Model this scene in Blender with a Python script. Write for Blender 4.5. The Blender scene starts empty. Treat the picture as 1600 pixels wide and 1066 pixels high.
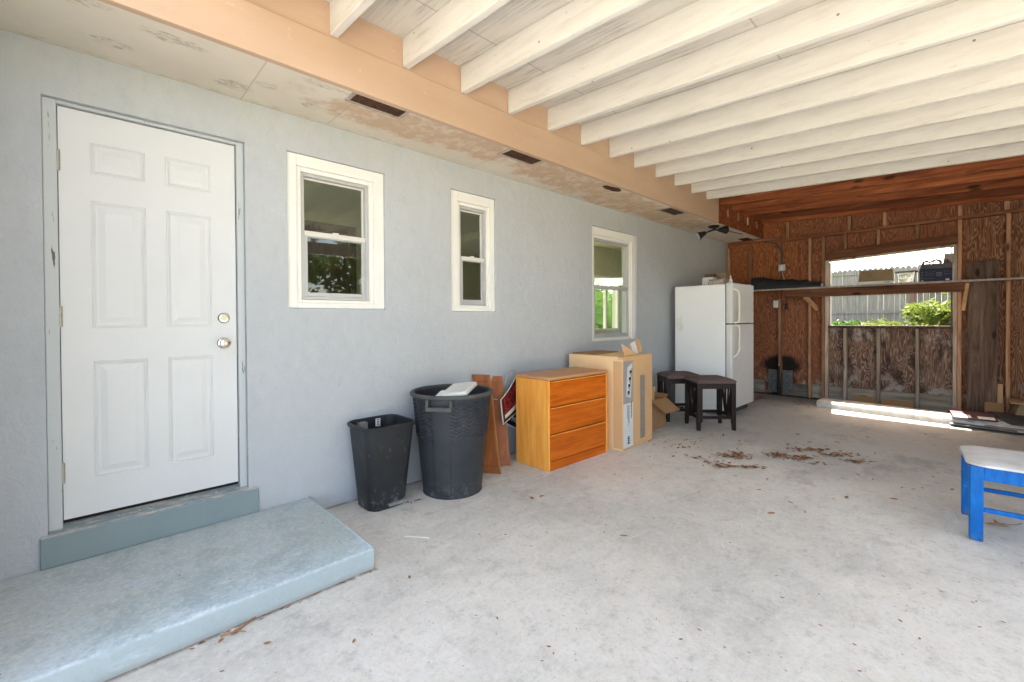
import bpy, bmesh, math, random
from mathutils import Vector, Matrix
random.seed(7)
S = bpy.context.scene
COL = S.collection
# ------------------------------------------------------------------ camera
cam_d = bpy.data.cameras.new('camera'); cam = bpy.data.objects.new('camera', cam_d); COL.objects.link(cam)
cam_d.sensor_fit = 'HORIZONTAL'; cam_d.sensor_width = 36; cam_d.lens = 692.282*36/1600
cam_d.shift_y = -26.638/1600; cam_d.clip_end = 500; cam_d.clip_start = .02
CR = Vector((0.7227849, -0.6910485, -0.0058305)); CU = Vector((0.0113735, 0.0034592, 0.9999293)); CF = Vector((0.6909795, 0.7228001, -0.0103599))
CC = Vector((0, -3.0387, 1.2709))
M = Matrix.Identity(4)
for i in range(3):
    M[i][0], M[i][1], M[i][2], M[i][3] = CR[i], CU[i], -CF[i], CC[i]
cam.matrix_world = M
S.camera = cam
# ------------------------------------------------------------------ light
EL, AZ = math.radians(60), math.radians(11)
sunv = Vector((math.cos(EL)*math.cos(AZ), math.cos(EL)*math.sin(AZ), math.sin(EL)))
W = bpy.data.worlds.new('World'); S.world = W; W.use_nodes = True
wn = W.node_tree; sky = wn.nodes.new('ShaderNodeTexSky'); sky.sky_type = 'NISHITA'; sky.sun_disc = False
sky.sun_elevation = EL; sky.sun_rotation = math.pi/2 - AZ; sky.air_density = 0.6; sky.dust_density = 2.5; sky.ozone_density = 0.35
bg = wn.nodes['Background']; tint = wn.nodes.new('ShaderNodeMix'); tint.data_type = 'RGBA'; tint.blend_type = 'MULTIPLY'; tint.inputs[0].default_value = 1; tint.inputs[7].default_value = (1, .89, .725, 1)   # camera white balance for open shade
wn.links.new(sky.outputs[0], tint.inputs[6]); wn.links.new(tint.outputs[2], bg.inputs[0]); bg.inputs[1].default_value = 0.15
sd = bpy.data.lights.new('sun', 'SUN'); sd.energy = 2.6; sd.angle = math.radians(.5); sd.color = (1, .95, .88)
so = bpy.data.objects.new('sun', sd); COL.objects.link(so); so.rotation_euler = sunv.to_track_quat('Z', 'Y').to_euler(); so.location = (20, 5, 30)
S.view_settings.view_transform = 'Standard'; S.view_settings.look = 'None'; S.view_settings.gamma = 1
S.view_settings.exposure = 3.48
S.cycles.max_bounces = 10; S.cycles.diffuse_bounces = 6; S.cycles.transparent_max_bounces = 12
S.cycles.sample_clamp_indirect = 4.0
try:
    S.cycles.use_denoising = True; S.cycles.denoiser = 'OPENIMAGEDENOISE'
except Exception: pass
# ------------------------------------------------------------------ node helper
class NB:
    def __init__(s, name):
        s.m = bpy.data.materials.new(name); s.m.use_nodes = True
        s.t = s.m.node_tree; s.b = s.t.nodes['Principled BSDF']
        s.tc = s.t.nodes.new('ShaderNodeTexCoord')
    def n(s, typ, **kw):
        x = s.t.nodes.new(typ)
        for k, v in kw.items(): setattr(x, k, v)
        return x
    def put(s, sock, v):
        if v is None: return
        if hasattr(v, 'is_output'): s.t.links.new(v, sock)
        else:
            if sock.type == 'RGBA' and len(v) == 3: v = (*v, 1)
            sock.default_value = v
    def co(s, scale=(1, 1, 1), loc=(0, 0, 0), rot=(0, 0, 0), vec=None):
        mp = s.n('ShaderNodeMapping'); s.put(mp.inputs[0], vec or s.tc.outputs['Object'])
        mp.inputs[1].default_value = loc; mp.inputs[2].default_value = rot; mp.inputs[3].default_value = scale
        return mp.outputs[0]
    def noise(s, vec=None, scale=5, detail=4, rough=.55, dist=0):
        x = s.n('ShaderNodeTexNoise'); s.put(x.inputs['Vector'], vec or s.tc.outputs['Object'])
        x.inputs['Scale'].default_value = scale; x.inputs['Detail'].default_value = detail
        x.inputs['Roughness'].default_value = rough; x.inputs['Distortion'].default_value = dist
        return x.outputs[0]
    def voro(s, vec=None, scale=5, feature='F1', rnd=1):
        x = s.n('ShaderNodeTexVoronoi', feature=feature); s.put(x.inputs['Vector'], vec or s.tc.outputs['Object'])
        x.inputs['Scale'].default_value = scale; x.inputs['Randomness'].default_value = rnd
        return x.outputs[0]
    def ramp(s, f, pts, interp='LINEAR'):
        x = s.n('ShaderNodeValToRGB'); x.color_ramp.interpolation = interp
        e = x.color_ramp.elements
        while len(e) < len(pts): e.new(.5)
        for i, (p, c) in enumerate(pts):
            e[i].position = p; e[i].color = (*c, 1) if hasattr(c, '__len__') else (c, c, c, 1)
        s.put(x.inputs[0], f); return x.outputs[0]
    def step(s, f, a, b):   # smooth 0..1 between a and b
        x = s.n('ShaderNodeMapRange', interpolation_type='SMOOTHSTEP'); s.put(x.inputs[0], f)
        x.inputs[1].default_value = a; x.inputs[2].default_value = b
        return x.outputs[0]
    def mix(s, f, a, b, mode='MIX'):
        x = s.n('ShaderNodeMix', data_type='RGBA', blend_type=mode, clamp_factor=True)
        s.put(x.inputs[0], f); s.put(x.inputs[6], a); s.put(x.inputs[7], b); return x.outputs[2]
    def ma(s, op, a, b=None, c=None):
        x = s.n('ShaderNodeMath', operation=op); s.put(x.inputs[0], a)
        if b is not None: s.put(x.inputs[1], b)
        if c is not None: s.put(x.inputs[2], c)
        return x.outputs[0]
    def xyz(s, vec=None):
        x = s.n('ShaderNodeSeparateXYZ'); s.put(x.inputs[0], vec or s.tc.outputs['Object']); return x.outputs
    def blob(s, c, r, vec=None, warp=.0, wscale=3):  # 1 inside an ellipsoid-ish spot, 0 outside
        v = s.co(scale=tuple(1/q for q in r), loc=tuple(-a/b for a, b in zip(c, r)), vec=vec)
        l = s.n('ShaderNodeVectorMath', operation='LENGTH'); s.put(l.inputs[0], v); d = l.outputs['Value']
        if warp:
            d = s.ma('ADD', d, s.ma('MULTIPLY', s.ma('SUBTRACT', s.noise(scale=wscale, detail=5, rough=.65), .5), warp))
        return s.step(d, 1.0, .6)
    def bump(s, h, strength=.3, dist=.01, prev=None):
        x = s.n('ShaderNodeBump'); x.inputs['Strength'].default_value = strength; x.inputs['Distance'].default_value = dist
        s.put(x.inputs['Height'], h)
        if prev is not None: s.put(x.inputs['Normal'], prev)
        return x.outputs[0]
    def out(s, col=None, rough=.6, metal=0, nrm=None, spec=None):
        s.put(s.b.inputs['Base Color'], col); s.put(s.b.inputs['Roughness'], rough); s.put(s.b.inputs['Metallic'], metal)
        if nrm is not None: s.put(s.b.inputs['Normal'], nrm)
        s.b.inputs['Specular IOR Level'].default_value = .25 if spec is None else spec
        return s.m
def flat(name, c, rough=.5, metal=0, var=.12, scale=9, bump=0, bscale=120, spec=None):
    g = NB(name); d = tuple(x*(1-var) for x in c); u = tuple(min(1, x*(1+var*.5)) for x in c)
    col = g.ramp(g.noise(scale=scale, detail=6, rough=.6), [(.3, d), (.7, u)])
    nr = g.bump(g.noise(scale=bscale, detail=3), bump, .003) if bump else None
    return g.out(col, rough, metal, nr, spec)
MAT = {}
# --- stucco wall
g = NB('stucco_paint')
base = g.ramp(g.noise(scale=1.3, detail=5), [(.25, (.43, .452, .475)), (.75, (.48, .50, .522))])
x, y, z = g.xyz()
dirt = g.ma('MULTIPLY', g.step(z, .35, .0), g.step(g.noise(scale=4, detail=6, rough=.7), .4, .7))
base = g.mix(g.ma('MULTIPLY', dirt, .6), base, (.36, .335, .30))
gr = g.ma('MULTIPLY', g.step(z, 2.2, 2.6), g.step(g.noise(g.co(scale=(1, 1, .3)), scale=3, detail=6, rough=.7), .35, .75))
base = g.mix(g.ma('MULTIPLY', gr, .45), base, (.50, .52, .46))
mt = g.noise(g.co(scale=(1, 1, .55)), scale=16, detail=9, rough=.75); base = g.mix(g.ma('MULTIPLY', g.step(mt, .5, .66), .28), base, (.37, .375, .38)); base = g.mix(g.ma('MULTIPLY', g.step(mt, .48, .34), .25), base, (.56, .57, .58))
low = g.ma('MULTIPLY', g.step(z, 1.0, .2), .5); base = g.mix(low, base, (.47, .485, .52))  # cooler lower wall: sky light falling there put into the paint colour
sc = g.ma('MULTIPLY', g.step(g.noise(g.co(loc=(4, 0, 2), scale=(1, 1, .6)), scale=5, detail=10, rough=.85), .60, .66), .35); base = g.mix(sc, base, (.60, .60, .60))
spk = g.step(g.voro(scale=5.5), .035, .025); base = g.mix(g.ma('MULTIPLY', spk, .5), base, (.25, .24, .23))
h = g.ma('ADD', g.noise(scale=48, detail=6, rough=.65), g.ma('MULTIPLY', g.noise(scale=8, detail=4, dist=1.2), 1.8))
nr = g.bump(h, .55, .008)
MAT['stucco'] = g.out(base, .85, nrm=nr)
MAT['door'] = flat('door_white_paint', (.665, .668, .668), .38, var=.03, scale=3, bump=.05, bscale=90)
g = NB('jamb_paint')
c = g.mix(g.step(g.noise(scale=7, detail=8, rough=.75), .62, .72), (.50, .525, .53), (.36, .34, .30))
c = g.mix(g.step(g.noise(g.co(scale=(30, 30, 3)), scale=2, detail=5), .66, .72), c, (.12, .10, .08))
MAT['jamb'] = g.out(c, .6, nrm=g.bump(g.noise(scale=40, detail=4), .25, .004))
MAT['gap'] = flat('dark_gap', (.02, .018, .016), .9)
g = NB('teal_paint')
x, y, z = g.xyz(); up = g.step(g.xyz(g.n('ShaderNodeNewGeometry').outputs['Normal'])[2], .5, .8)
w = g.step(g.noise(g.co(scale=(2, 6, 6)), scale=4, detail=8, rough=.7), .45, .62)
c = g.mix(g.noise(scale=5), (.20, .255, .265), (.25, .305, .315))
c = g.mix(g.ma('MULTIPLY', up, w), c, (.50, .46, .40))
c = g.mix(g.ma('MULTIPLY', up, g.step(g.noise(scale=9, detail=8, rough=.8), .58, .64)), c, (.62, .62, .60))
MAT['teal'] = g.out(c, .6, nrm=g.bump(g.noise(scale=30, detail=6), .3, .004))
g = NB('stoop_paint')
x, y, z = g.xyz(); nz = g.xyz(g.n('ShaderNodeNewGeometry').outputs['Normal'])[2]
big = g.noise(scale=1.6, detail=6, rough=.6)
c = g.ramp(big, [(.3, (.40, .465, .49)), (.5, (.50, .545, .565)), (.72, (.44, .50, .49))])
fine = g.noise(g.co(rot=(0, 0, .6), scale=(1, 2.2, 1)), scale=9, detail=9, rough=.8)
c = g.mix(g.ma('MULTIPLY', g.step(fine, .51, .62), .65), c, (.66, .68, .705))
c = g.mix(g.ma('MULTIPLY', g.step(g.noise(scale=4, detail=8, rough=.75), .50, .62), .6), c, (.29, .35, .38))
tan = g.ma('MULTIPLY', g.step(g.ma('ADD', y, g.ma('MULTIPLY', big, .5)), -.25, .22), .75)
tan = g.ma('MAXIMUM', tan, g.ma('MULTIPLY', g.step(g.ma('ADD', x, g.ma('MULTIPLY', fine, .5)), .1, -.45), .7))
tan = g.ma('MULTIPLY', g.ma('MULTIPLY', tan, g.step(fine, .3, .6)), .65)
c = g.mix(tan, c, (.47, .44, .37))
wht = g.ma('MULTIPLY', g.step(g.noise(scale=28, detail=6, rough=.8), .60, .66), g.step(g.noise(scale=2.3), .45, .6))
c = g.mix(g.ma('MULTIPLY', wht, .8), c, (.72, .72, .70))
edge = g.ma('MULTIPLY', g.step(y, -.85, -.905), g.step(g.noise(scale=14, detail=6, rough=.7), .40, .58))
c = g.mix(g.ma('MULTIPLY', edge, .6), c, (.60, .63, .64))
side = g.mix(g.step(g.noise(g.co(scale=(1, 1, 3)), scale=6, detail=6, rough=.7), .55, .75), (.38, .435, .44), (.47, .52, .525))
gr2 = g.noise(scale=60, detail=6, rough=.8); c = g.mix(g.ma('MULTIPLY', g.step(gr2, .5, .62), .45), c, (.33, .355, .36)); c = g.mix(g.ma('MULTIPLY', g.step(gr2, .48, .38), .35), c, (.70, .72, .73))
md = g.noise(g.co(rot=(0, 0, .7), scale=(1, 2, 1)), scale=7, detail=9, rough=.8); c = g.mix(g.ma('MULTIPLY', g.step(md, .56, .66), .32), c, (.31, .37, .395)); c = g.mix(g.ma('MULTIPLY', g.step(md, .44, .36), .5), c, (.60, .63, .66))
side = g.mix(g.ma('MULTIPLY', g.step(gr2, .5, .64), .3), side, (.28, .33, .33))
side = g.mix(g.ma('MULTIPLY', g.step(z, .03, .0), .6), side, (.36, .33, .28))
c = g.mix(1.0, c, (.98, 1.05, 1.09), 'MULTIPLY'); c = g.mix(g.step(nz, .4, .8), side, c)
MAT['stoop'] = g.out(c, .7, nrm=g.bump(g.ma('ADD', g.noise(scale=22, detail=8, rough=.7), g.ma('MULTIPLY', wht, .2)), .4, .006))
# --- concrete slab
g = NB('concrete_floor')
x, y, z = g.xyz()
a = g.noise(scale=.55, detail=6, rough=.6); b = g.noise(g.co(loc=(3, 9, 0)), scale=2.6, detail=8, rough=.7, dist=.6); f = g.noise(scale=38, detail=6, rough=.75)
c = g.ramp(b, [(.25, (.67, .63, .565)), (.5, (.765, .725, .655)), (.75, (.82, .785, .72))])
c = g.mix(g.ma('MULTIPLY', g.step(a, .46, .62), .5), c, (.50, .49, .455))
swirl = g.noise(g.co(rot=(0, 0, .5), scale=(1, 3.0, 1)), scale=2.0, detail=11, rough=.8, dist=1.3)
c = g.mix(g.ma('MULTIPLY', g.step(swirl, .54, .64), .5), c, (.84, .815, .765))
c = g.mix(g.ma('MULTIPLY', g.step(swirl, .44, .32), .32), c, (.46, .44, .40))
mot = g.noise(g.co(loc=(4, 2, 0)), scale=11, detail=9, rough=.8)
c = g.mix(g.ma('MULTIPLY', g.step(mot, .50, .66), .45), c, (.40, .385, .35))
c = g.mix(g.ma('MULTIPLY', g.step(mot, .48, .36), .40), c, (.80, .79, .76))
gr1 = g.noise(g.co(loc=(8, 3, 0)), scale=42, detail=7, rough=.75); c = g.mix(g.ma('MULTIPLY', g.step(gr1, .52, .66), .30), c, (.40, .385, .35)); c = g.mix(g.ma('MULTIPLY', g.step(gr1, .47, .36), .28), c, (.86, .85, .82))
mid = g.noise(g.co(loc=(3, 7, 0), rot=(0, 0, .45), scale=(1, 2.2, 1)), scale=4.5, detail=8, rough=.72, dist=.8); c = g.mix(g.ma('MULTIPLY', g.step(mid, .56, .70), .26), c, (.45, .43, .39)); c = g.mix(g.ma('MULTIPLY', g.step(mid, .42, .32), .35), c, (.85, .825, .775))
pit = g.ma('MULTIPLY', g.step(g.voro(g.co(loc=(2, 6, 0)), scale=26), .16, .08), g.step(g.noise(g.co(loc=(6, 6, 0)), scale=4, detail=4), .5, .62)); c = g.mix(g.ma('MULTIPLY', pit, .55), c, (.24, .22, .19))
oil = g.ma('MULTIPLY', g.step(g.noise(g.co(loc=(1.5, 4.2, 0)), scale=1.5, detail=7, rough=.7), .60, .68), .35); c = g.mix(oil, c, (.34, .325, .30))
back_shade = g.step(g.ma('ADD', x, g.ma('MULTIPLY', b, 2.0)), 4.6, 7.6)  # darker towards the back: falloff of light put into the floor colour
c = g.mix(g.ma('MULTIPLY', back_shade, .62), c, (.27, .24, .205))
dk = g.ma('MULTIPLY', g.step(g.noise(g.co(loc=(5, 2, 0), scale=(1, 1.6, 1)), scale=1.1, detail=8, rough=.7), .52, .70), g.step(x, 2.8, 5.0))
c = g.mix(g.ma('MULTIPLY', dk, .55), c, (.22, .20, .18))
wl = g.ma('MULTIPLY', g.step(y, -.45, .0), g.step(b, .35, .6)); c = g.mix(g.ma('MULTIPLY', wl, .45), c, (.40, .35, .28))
c = g.mix(g.ma('MULTIPLY', g.step(f, .55, .72), .28), c, (.30, .28, .26))
c = g.mix(g.ma('MULTIPLY', g.step(g.noise(g.co(loc=(1, 1, 0)), scale=60, detail=4, rough=.7), .62, .72), .35), c, (.74, .73, .71))
spk = g.step(g.voro(g.co(loc=(.3, .2, 0)), scale=6), .055, .035)
c = g.mix(g.ma('MULTIPLY', g.ma('MULTIPLY', spk, g.step(g.noise(scale=1.3), .47, .6)), .8), c, (.86, .85, .83))
spd = g.step(g.voro(g.co(loc=(7, 4, 0)), scale=8), .05, .03)
c = g.mix(g.ma('MULTIPLY', g.ma('MULTIPLY', spd, g.step(g.noise(g.co(loc=(9, 1, 0)), scale=1.1), .48, .6)), .75), c, (.14, .11, .085))
cv = g.n('ShaderNodeVectorMath', operation='ADD'); g.put(cv.inputs[0], g.tc.outputs['Object'])
nz_ = g.n('ShaderNodeTexNoise'); nz_.inputs['Scale'].default_value = 3; nz_.inputs['Detail'].default_value = 6
sc_ = g.n('ShaderNodeVectorMath', operation='SCALE'); g.put(sc_.inputs[0], nz_.outputs['Color']); sc_.inputs['Scale'].default_value = .35
g.put(cv.inputs[1], sc_.outputs[0])
crk = g.ma('MULTIPLY', g.step(g.voro(g.co(scale=(1, 1, 0), vec=cv.outputs[0]), scale=.42, feature='DISTANCE_TO_EDGE'), .0012, .0004), g.step(g.noise(g.co(loc=(2, 8, 0)), scale=.7), .48, .56))
crk = g.ma('MULTIPLY', crk, g.step(x, 2.6, 3.2))
ln = g.ma('MULTIPLY', g.ma('MULTIPLY', g.step(y, -.945, -.918), g.step(x, 1.06, 1.04)), .75)  # dirt line at step and wall foot, with contact shade put into its colour
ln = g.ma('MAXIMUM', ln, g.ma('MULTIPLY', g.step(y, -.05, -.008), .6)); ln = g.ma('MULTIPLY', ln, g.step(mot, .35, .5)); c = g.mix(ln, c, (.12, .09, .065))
c = g.mix(g.ma('MULTIPLY', crk, .45), c, (.20, .18, .16))
hh = g.ma('SUBTRACT', g.ma('ADD', g.ma('MULTIPLY', f, .5), b), g.ma('MULTIPLY', crk, .8))
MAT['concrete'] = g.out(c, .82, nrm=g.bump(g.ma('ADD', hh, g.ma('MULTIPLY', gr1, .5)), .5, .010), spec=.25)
# --- soffit
g = NB('soffit_board')
x, y, z = g.xyz()
c = g.ramp(g.noise(scale=1.7, detail=6, rough=.6), [(.3, (.60, .545, .455)), (.7, (.70, .645, .55))])
st = None
for (cx, cy, rx, ry) in ((2.0, -.40, .75, .27), (1.5, -.33, .6, .2), (3.3, -.36, 1.0, .3), (4.35, -.28, .8, .3), (5.6, -.3, 1.1, .32)):
    bb = g.blob((cx, cy, 2.594), (rx, ry, 1), warp=1.5, wscale=4.5); st = bb if st is None else g.ma('MAXIMUM', st, bb)
stc = g.mix(g.step(g.noise(scale=9, detail=8, rough=.75), .45, .62), (.50, .345, .225), (.62, .50, .39))
c = g.mix(g.ma('MULTIPLY', st, .85), c, stc)
mo = None
for (cx, cy, rx, ry) in ((.60, -.16, .10, .07), (.74, -.28, .06, .05), (.30, -.43, .15, .05), (-.02, -.5, .14, .05), (1.0, -.20, .07, .05), (.08, -.2, .12, .05), (1.32, -.5, .3, .06), (.95, -.5, .1, .05)):
    bb = g.blob((cx, cy, 2.594), (rx, ry, 1), warp=1.2, wscale=12); mo = bb if mo is None else g.ma('MAXIMUM', mo, bb)
mo = g.ma('MULTIPLY', mo, g.step(g.noise(g.co(scale=(1, 2.5, 1)), scale=26, detail=8, rough=.8), .46, .58))
c = g.mix(g.ma('MULTIPLY', mo, .55), c, (.24, .18, .12))
me = g.ma('MULTIPLY', g.step(y, -.10, .0), g.step(g.noise(g.co(scale=(1, 3, 1)), scale=8, detail=8, rough=.75), .5, .62))
c = g.mix(g.ma('MULTIPLY', me, .5), c, (.38, .35, .20))
jt = None
for jx in (-1.78, -.55, .672, 1.18, 2.42, 3.64, 4.86, 6.08, 7.3):
    q = g.ma('ABSOLUTE', g.ma('SUBTRACT', x, jx)); q = g.step(q, .006, .002); jt = q if jt is None else g.ma('MAXIMUM', jt, q)
c = g.mix(g.ma('MULTIPLY', jt, .45), c, (.36, .30, .24))
MAT['soffit'] = g.out(c, .85, nrm=g.bump(g.ma('SUBTRACT', g.noise(scale=45, detail=5), jt), .2, .004))
g = NB('peach_paint')
c = g.ramp(g.noise(g.co(scale=(.5, 2, 2)), scale=2.2, detail=7, rough=.6), [(.3, (.46, .315, .215)), (.7, (.52, .365, .262))])
c = g.mix(g.ma('MULTIPLY', g.step(g.noise(scale=16, detail=7, rough=.75), .62, .74), .4), c, (.80, .66, .54))
spk = g.step(g.voro(scale=7), .05, .03); c = g.mix(g.ma('MULTIPLY', spk, .6), c, (.30, .17, .10))
MAT['peach'] = g.out(c, .6, nrm=g.bump(g.noise(g.co(scale=(.4, 4, 4)), scale=14, detail=6), .18, .004))
g = NB('cream_paint')
oi = g.n('ShaderNodeObjectInfo').outputs['Random']
v = g.co(scale=(4, .5, 4)); vv = g.n('ShaderNodeVectorMath', operation='ADD'); g.put(vv.inputs[0], v); g.put(vv.inputs[1], g.ma('MULTIPLY', oi, 40))
gr = g.noise(vv.outputs[0], scale=5, detail=7, rough=.65)
c = g.ramp(gr, [(.25, (.58, .55, .49)), (.5, (.665, .645, .595)), (.8, (.71, .695, .65))])
c = g.mix(g.ma('MULTIPLY', g.step(g.noise(vv.outputs[0], scale=11, detail=8, rough=.8), .62, .70), .45), c, (.45, .37, .27))
spk = g.step(g.voro(g.co(scale=(1, 1, 1)), scale=6), .06, .035); c = g.mix(g.ma('MULTIPLY', spk, .8), c, (.11, .085, .06))
c = g.mix(g.ma('MULTIPLY', g.step(g.noise(g.co(scale=(3, 1, 3), loc=(2, 5, 1)), scale=9, detail=9, rough=.8), .57, .68), .35), c, (.44, .38, .29))
c = g.mix(g.ma('MULTIPLY', g.step(g.noise(g.co(scale=(6, .35, 6), loc=(7, 1, 1)), scale=5, detail=7, rough=.7), .60, .66), .3), c, (.40, .33, .24))
MAT['cream'] = g.out(c, .6, nrm=g.bump(gr, .25, .004))
g = NB('roof_deck_paint')
v = g.co(scale=(22, .9, 1)); gr = g.noise(v, scale=3, detail=8, rough=.7, dist=.3)
pt = g.noise(scale=1.2, detail=3)
c = g.ramp(gr, [(.34, (.30, .285, .25)), (.46, (.56, .53, .48)), (.7, (.66, .635, .58))])
c = g.mix(g.step(pt, .25, .55), (.63, .60, .54), c)
x, y, z = g.xyz(); jn = None
for jy in (-.95, -2.17, -3.39):
    q = g.step(g.ma('ABSOLUTE', g.ma('SUBTRACT', y, jy)), .007, .003); jn = q if jn is None else g.ma('MAXIMUM', jn, q)
c = g.mix(g.ma('MULTIPLY', jn, .5), c, (.22, .19, .155))
MAT['deck'] = g.out(c, .8, nrm=g.bump(gr, .35, .005))
# --- lumber and plywood
def lumber(name, lo, mid, hi, axis, k=.9):
    g = NB(name); oi = g.n('ShaderNodeObjectInfo').outputs['Random']
    s = [9, 9, 9]; s[axis] = .7
    v = g.co(scale=tuple(s)); vv = g.n('ShaderNodeVectorMath', operation='ADD'); g.put(vv.inputs[0], v); g.put(vv.inputs[1], g.ma('MULTIPLY', oi, 37))
    gr = g.noise(vv.outputs[0], scale=1.6, detail=9, rough=.7, dist=.8)
    c = g.ramp(gr, [(.34, lo), (.5, mid), (.66, hi)])
    s2 = [4, 4, 4]; s2[axis] = 1.5
    kv = g.n('ShaderNodeVectorMath', operation='ADD'); g.put(kv.inputs[0], g.co(scale=tuple(s2))); g.put(kv.inputs[1], g.ma('MULTIPLY', oi, 11))
    kn = g.step(g.voro(kv.outputs[0], scale=1.5), .17, .07)
    c = g.mix(g.ma('MULTIPLY', kn, k), c, tuple(q*.28 for q in lo))
    c = g.mix(g.ma('MULTIPLY', g.step(g.noise(scale=2.5, detail=5), .55, .75), .35), c, tuple(q*.6 for q in lo))
    c = g.mix(1.0, c, g.ramp(oi, [(0, .6), (1, 1.3)]), 'MULTIPLY')
    return g.out(c, .75, nrm=g.bump(gr, .3, .004))
MAT['brown_y'] = lumber('brown_lumber_rafter', (.11, .030, .010), (.25, .072, .024), (.40, .14, .052), 1)
MAT['shelf_wood'] = lumber('shelf_board_wood', (.10, .038, .018), (.20, .078, .038), (.30, .14, .075), 1)
MAT['brown_z'] = lumber('brown_lumber_stud', (.24, .105, .05), (.44, .23, .125), (.56, .34, .20), 2)
MAT['weath_z'] = lumber('weathered_lumber_stud', (.18, .13, .095), (.38, .30, .235), (.54, .45, .36), 2)
MAT['new_pine'] = lumber('pine_brace_wood', (.33, .17, .07), (.47, .27, .12), (.66, .41, .21), 2, .4)
MAT['old_plank'] = lumber('dark_old_plank', (.05, .028, .018), (.12, .072, .050), (.22, .145, .11), 2)
MAT['grey_board'] = lumber('grey_kick_board', (.13, .11, .085), (.25, .215, .17), (.36, .32, .26), 1)
g = NB('plywood_sheathing')
x, y, z = g.xyz()
pid = g.ma('FLOOR', g.ma('DIVIDE', y, .41))
wob = g.noise(g.co(scale=(1, 5.6, .72), loc=(0, 0, 0)), scale=1.7, detail=2.6, rough=.5, dist=.35)
wob2 = g.ma('ADD', wob, g.ma('MULTIPLY', g.noise(g.co(scale=(1, 8, 1.2)), scale=2.5, detail=2), .12))
ring = g.ma('SINE', g.ma('MULTIPLY', wob2, 125))
ring = g.ma('POWER', g.ma('ADD', g.ma('MULTIPLY', ring, .5), .5), g.ma('ADD', 1.2, g.ma('MULTIPLY', g.noise(g.co(loc=(0, 4, 4)), scale=2.5), 2.4)))
fine = g.noise(g.co(scale=(1, 30, 1.5)), scale=4, detail=6, rough=.7)
ring = g.ma('ADD', g.ma('MULTIPLY', ring, .52), g.ma('MULTIPLY', fine, .55))
brown = g.ramp(ring, [(.15, (.14, .047, .022)), (.5, (.28, .105, .052)), (.85, (.38, .175, .09))])
orange = g.ramp(ring, [(.15, (.17, .05, .018)), (.5, (.32, .108, .042)), (.85, (.50, .20, .07))])
c = g.mix(g.ma('MULTIPLY', g.step(z, 1.5, 2.1), g.step(y, -1.5, -.7)), brown, orange)
grey = g.ramp(ring, [(.15, (.05, .028, .02)), (.5, (.19, .125, .095)), (.85, (.34, .26, .205))])
zone = g.ma('MULTIPLY', g.ma('MULTIPLY', g.step(z, 1.22, 1.05), g.step(y, -1.40, -1.55)), g.step(y, -3.0, -2.85))
c = g.mix(g.ma('MULTIPLY', zone, .8), c, grey)
mold = g.ma('MULTIPLY', zone, g.step(g.noise(g.co(scale=(1, 1.4, 1), rot=(.6, 0, 0)), scale=3.2, detail=8, rough=.7), .52, .64))
c = g.mix(g.ma('MULTIPLY', g.ma('MULTIPLY', mold, g.step(z, .35, .8)), .7), c, (.44, .41, .37))
dkz = g.ma('MULTIPLY', zone, g.step(g.noise(g.co(loc=(0, 3, 5), scale=(1, 2.5, 1)), scale=3, detail=7, rough=.7), .48, .62)); c = g.mix(g.ma('MULTIPLY', dkz, .85), c, (.03, .02, .016))
rt = g.step(y, -2.88, -3.0); brn2 = g.ramp(ring, [(.15, (.12, .045, .02)), (.5, (.25, .115, .06)), (.85, (.44, .25, .145))]); c = g.mix(rt, c, brn2)
wht = g.ma('MULTIPLY', g.step(z, .6, .25), g.step(g.noise(g.co(loc=(0, 7, 1)), scale=4.5, detail=7, rough=.7), .50, .62)); c = g.mix(g.ma('MULTIPLY', wht, .65), c, (.42, .40, .37))
soot = g.blob((8.2, -.84, .50), (1, .34, .20), warp=.4, wscale=9)
soot2 = g.blob((8.2, -.84, .2), (1, .24, .42), warp=.4, wscale=8)
soot = g.ma('MAXIMUM', soot, soot2)
c = g.mix(g.ma('MULTIPLY', soot, .97), c, (.008, .008, .008))
MAT['ply'] = g.out(c, .8, nrm=g.bump(ring, .25, .004))
# --- other materials
MAT['white_vinyl'] = flat('white_window_trim', (.80, .785, .74), .45, var=.05, scale=4)
MAT['alu'] = flat('grey_window_sash', (.50, .50, .50), .45, .25, var=.08)
MAT['beige_sash'] = flat('beige_meeting_rail', (.66, .64, .58), .5, var=.06)
g = NB('window_glass')
tr = g.n('ShaderNodeBsdfTransparent'); gl = g.n('ShaderNodeBsdfGlossy'); gl.inputs['Roughness'].default_value = .02; gl.inputs[0].default_value = (.9, .95, .9, 1); tr.inputs[0].default_value = (.93, .95, .92, 1)
fr = g.n('ShaderNodeFresnel'); fr.inputs[0].default_value = 1.5
ms = g.n('ShaderNodeMixShader'); bf = g.n('ShaderNodeNewGeometry').outputs['Backfacing']; g.put(ms.inputs[0], g.ma('MULTIPLY', g.ma('MULTIPLY', fr.outputs[0], g.ma('SUBTRACT', 1.0, bf)), 2.1)); g.put(ms.inputs[1], tr.outputs[0]); g.put(ms.inputs[2], gl.outputs[0])
g.t.links.new(ms.outputs[0], g.t.nodes['Material Output'].inputs[0]); MAT['glass'] = g.m
MAT['nickel'] = flat('satin_nickel', (.62, .57, .50), .25, 1, var=.08)
MAT['hinge'] = flat('worn_hinge_metal', (.42, .39, .33), .45, .8, var=.3, scale=60)
g = NB('rusty_vent_mesh')
c = g.ramp(g.noise(scale=30, detail=5, rough=.7), [(.35, (.035, .016, .009)), (.65, (.10, .045, .024))]); MAT['vent'] = g.out(c, .9)
MAT['vent_frame'] = flat('weathered_vent_frame', (.42, .36, .31), .8, var=.35, scale=30)
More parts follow.
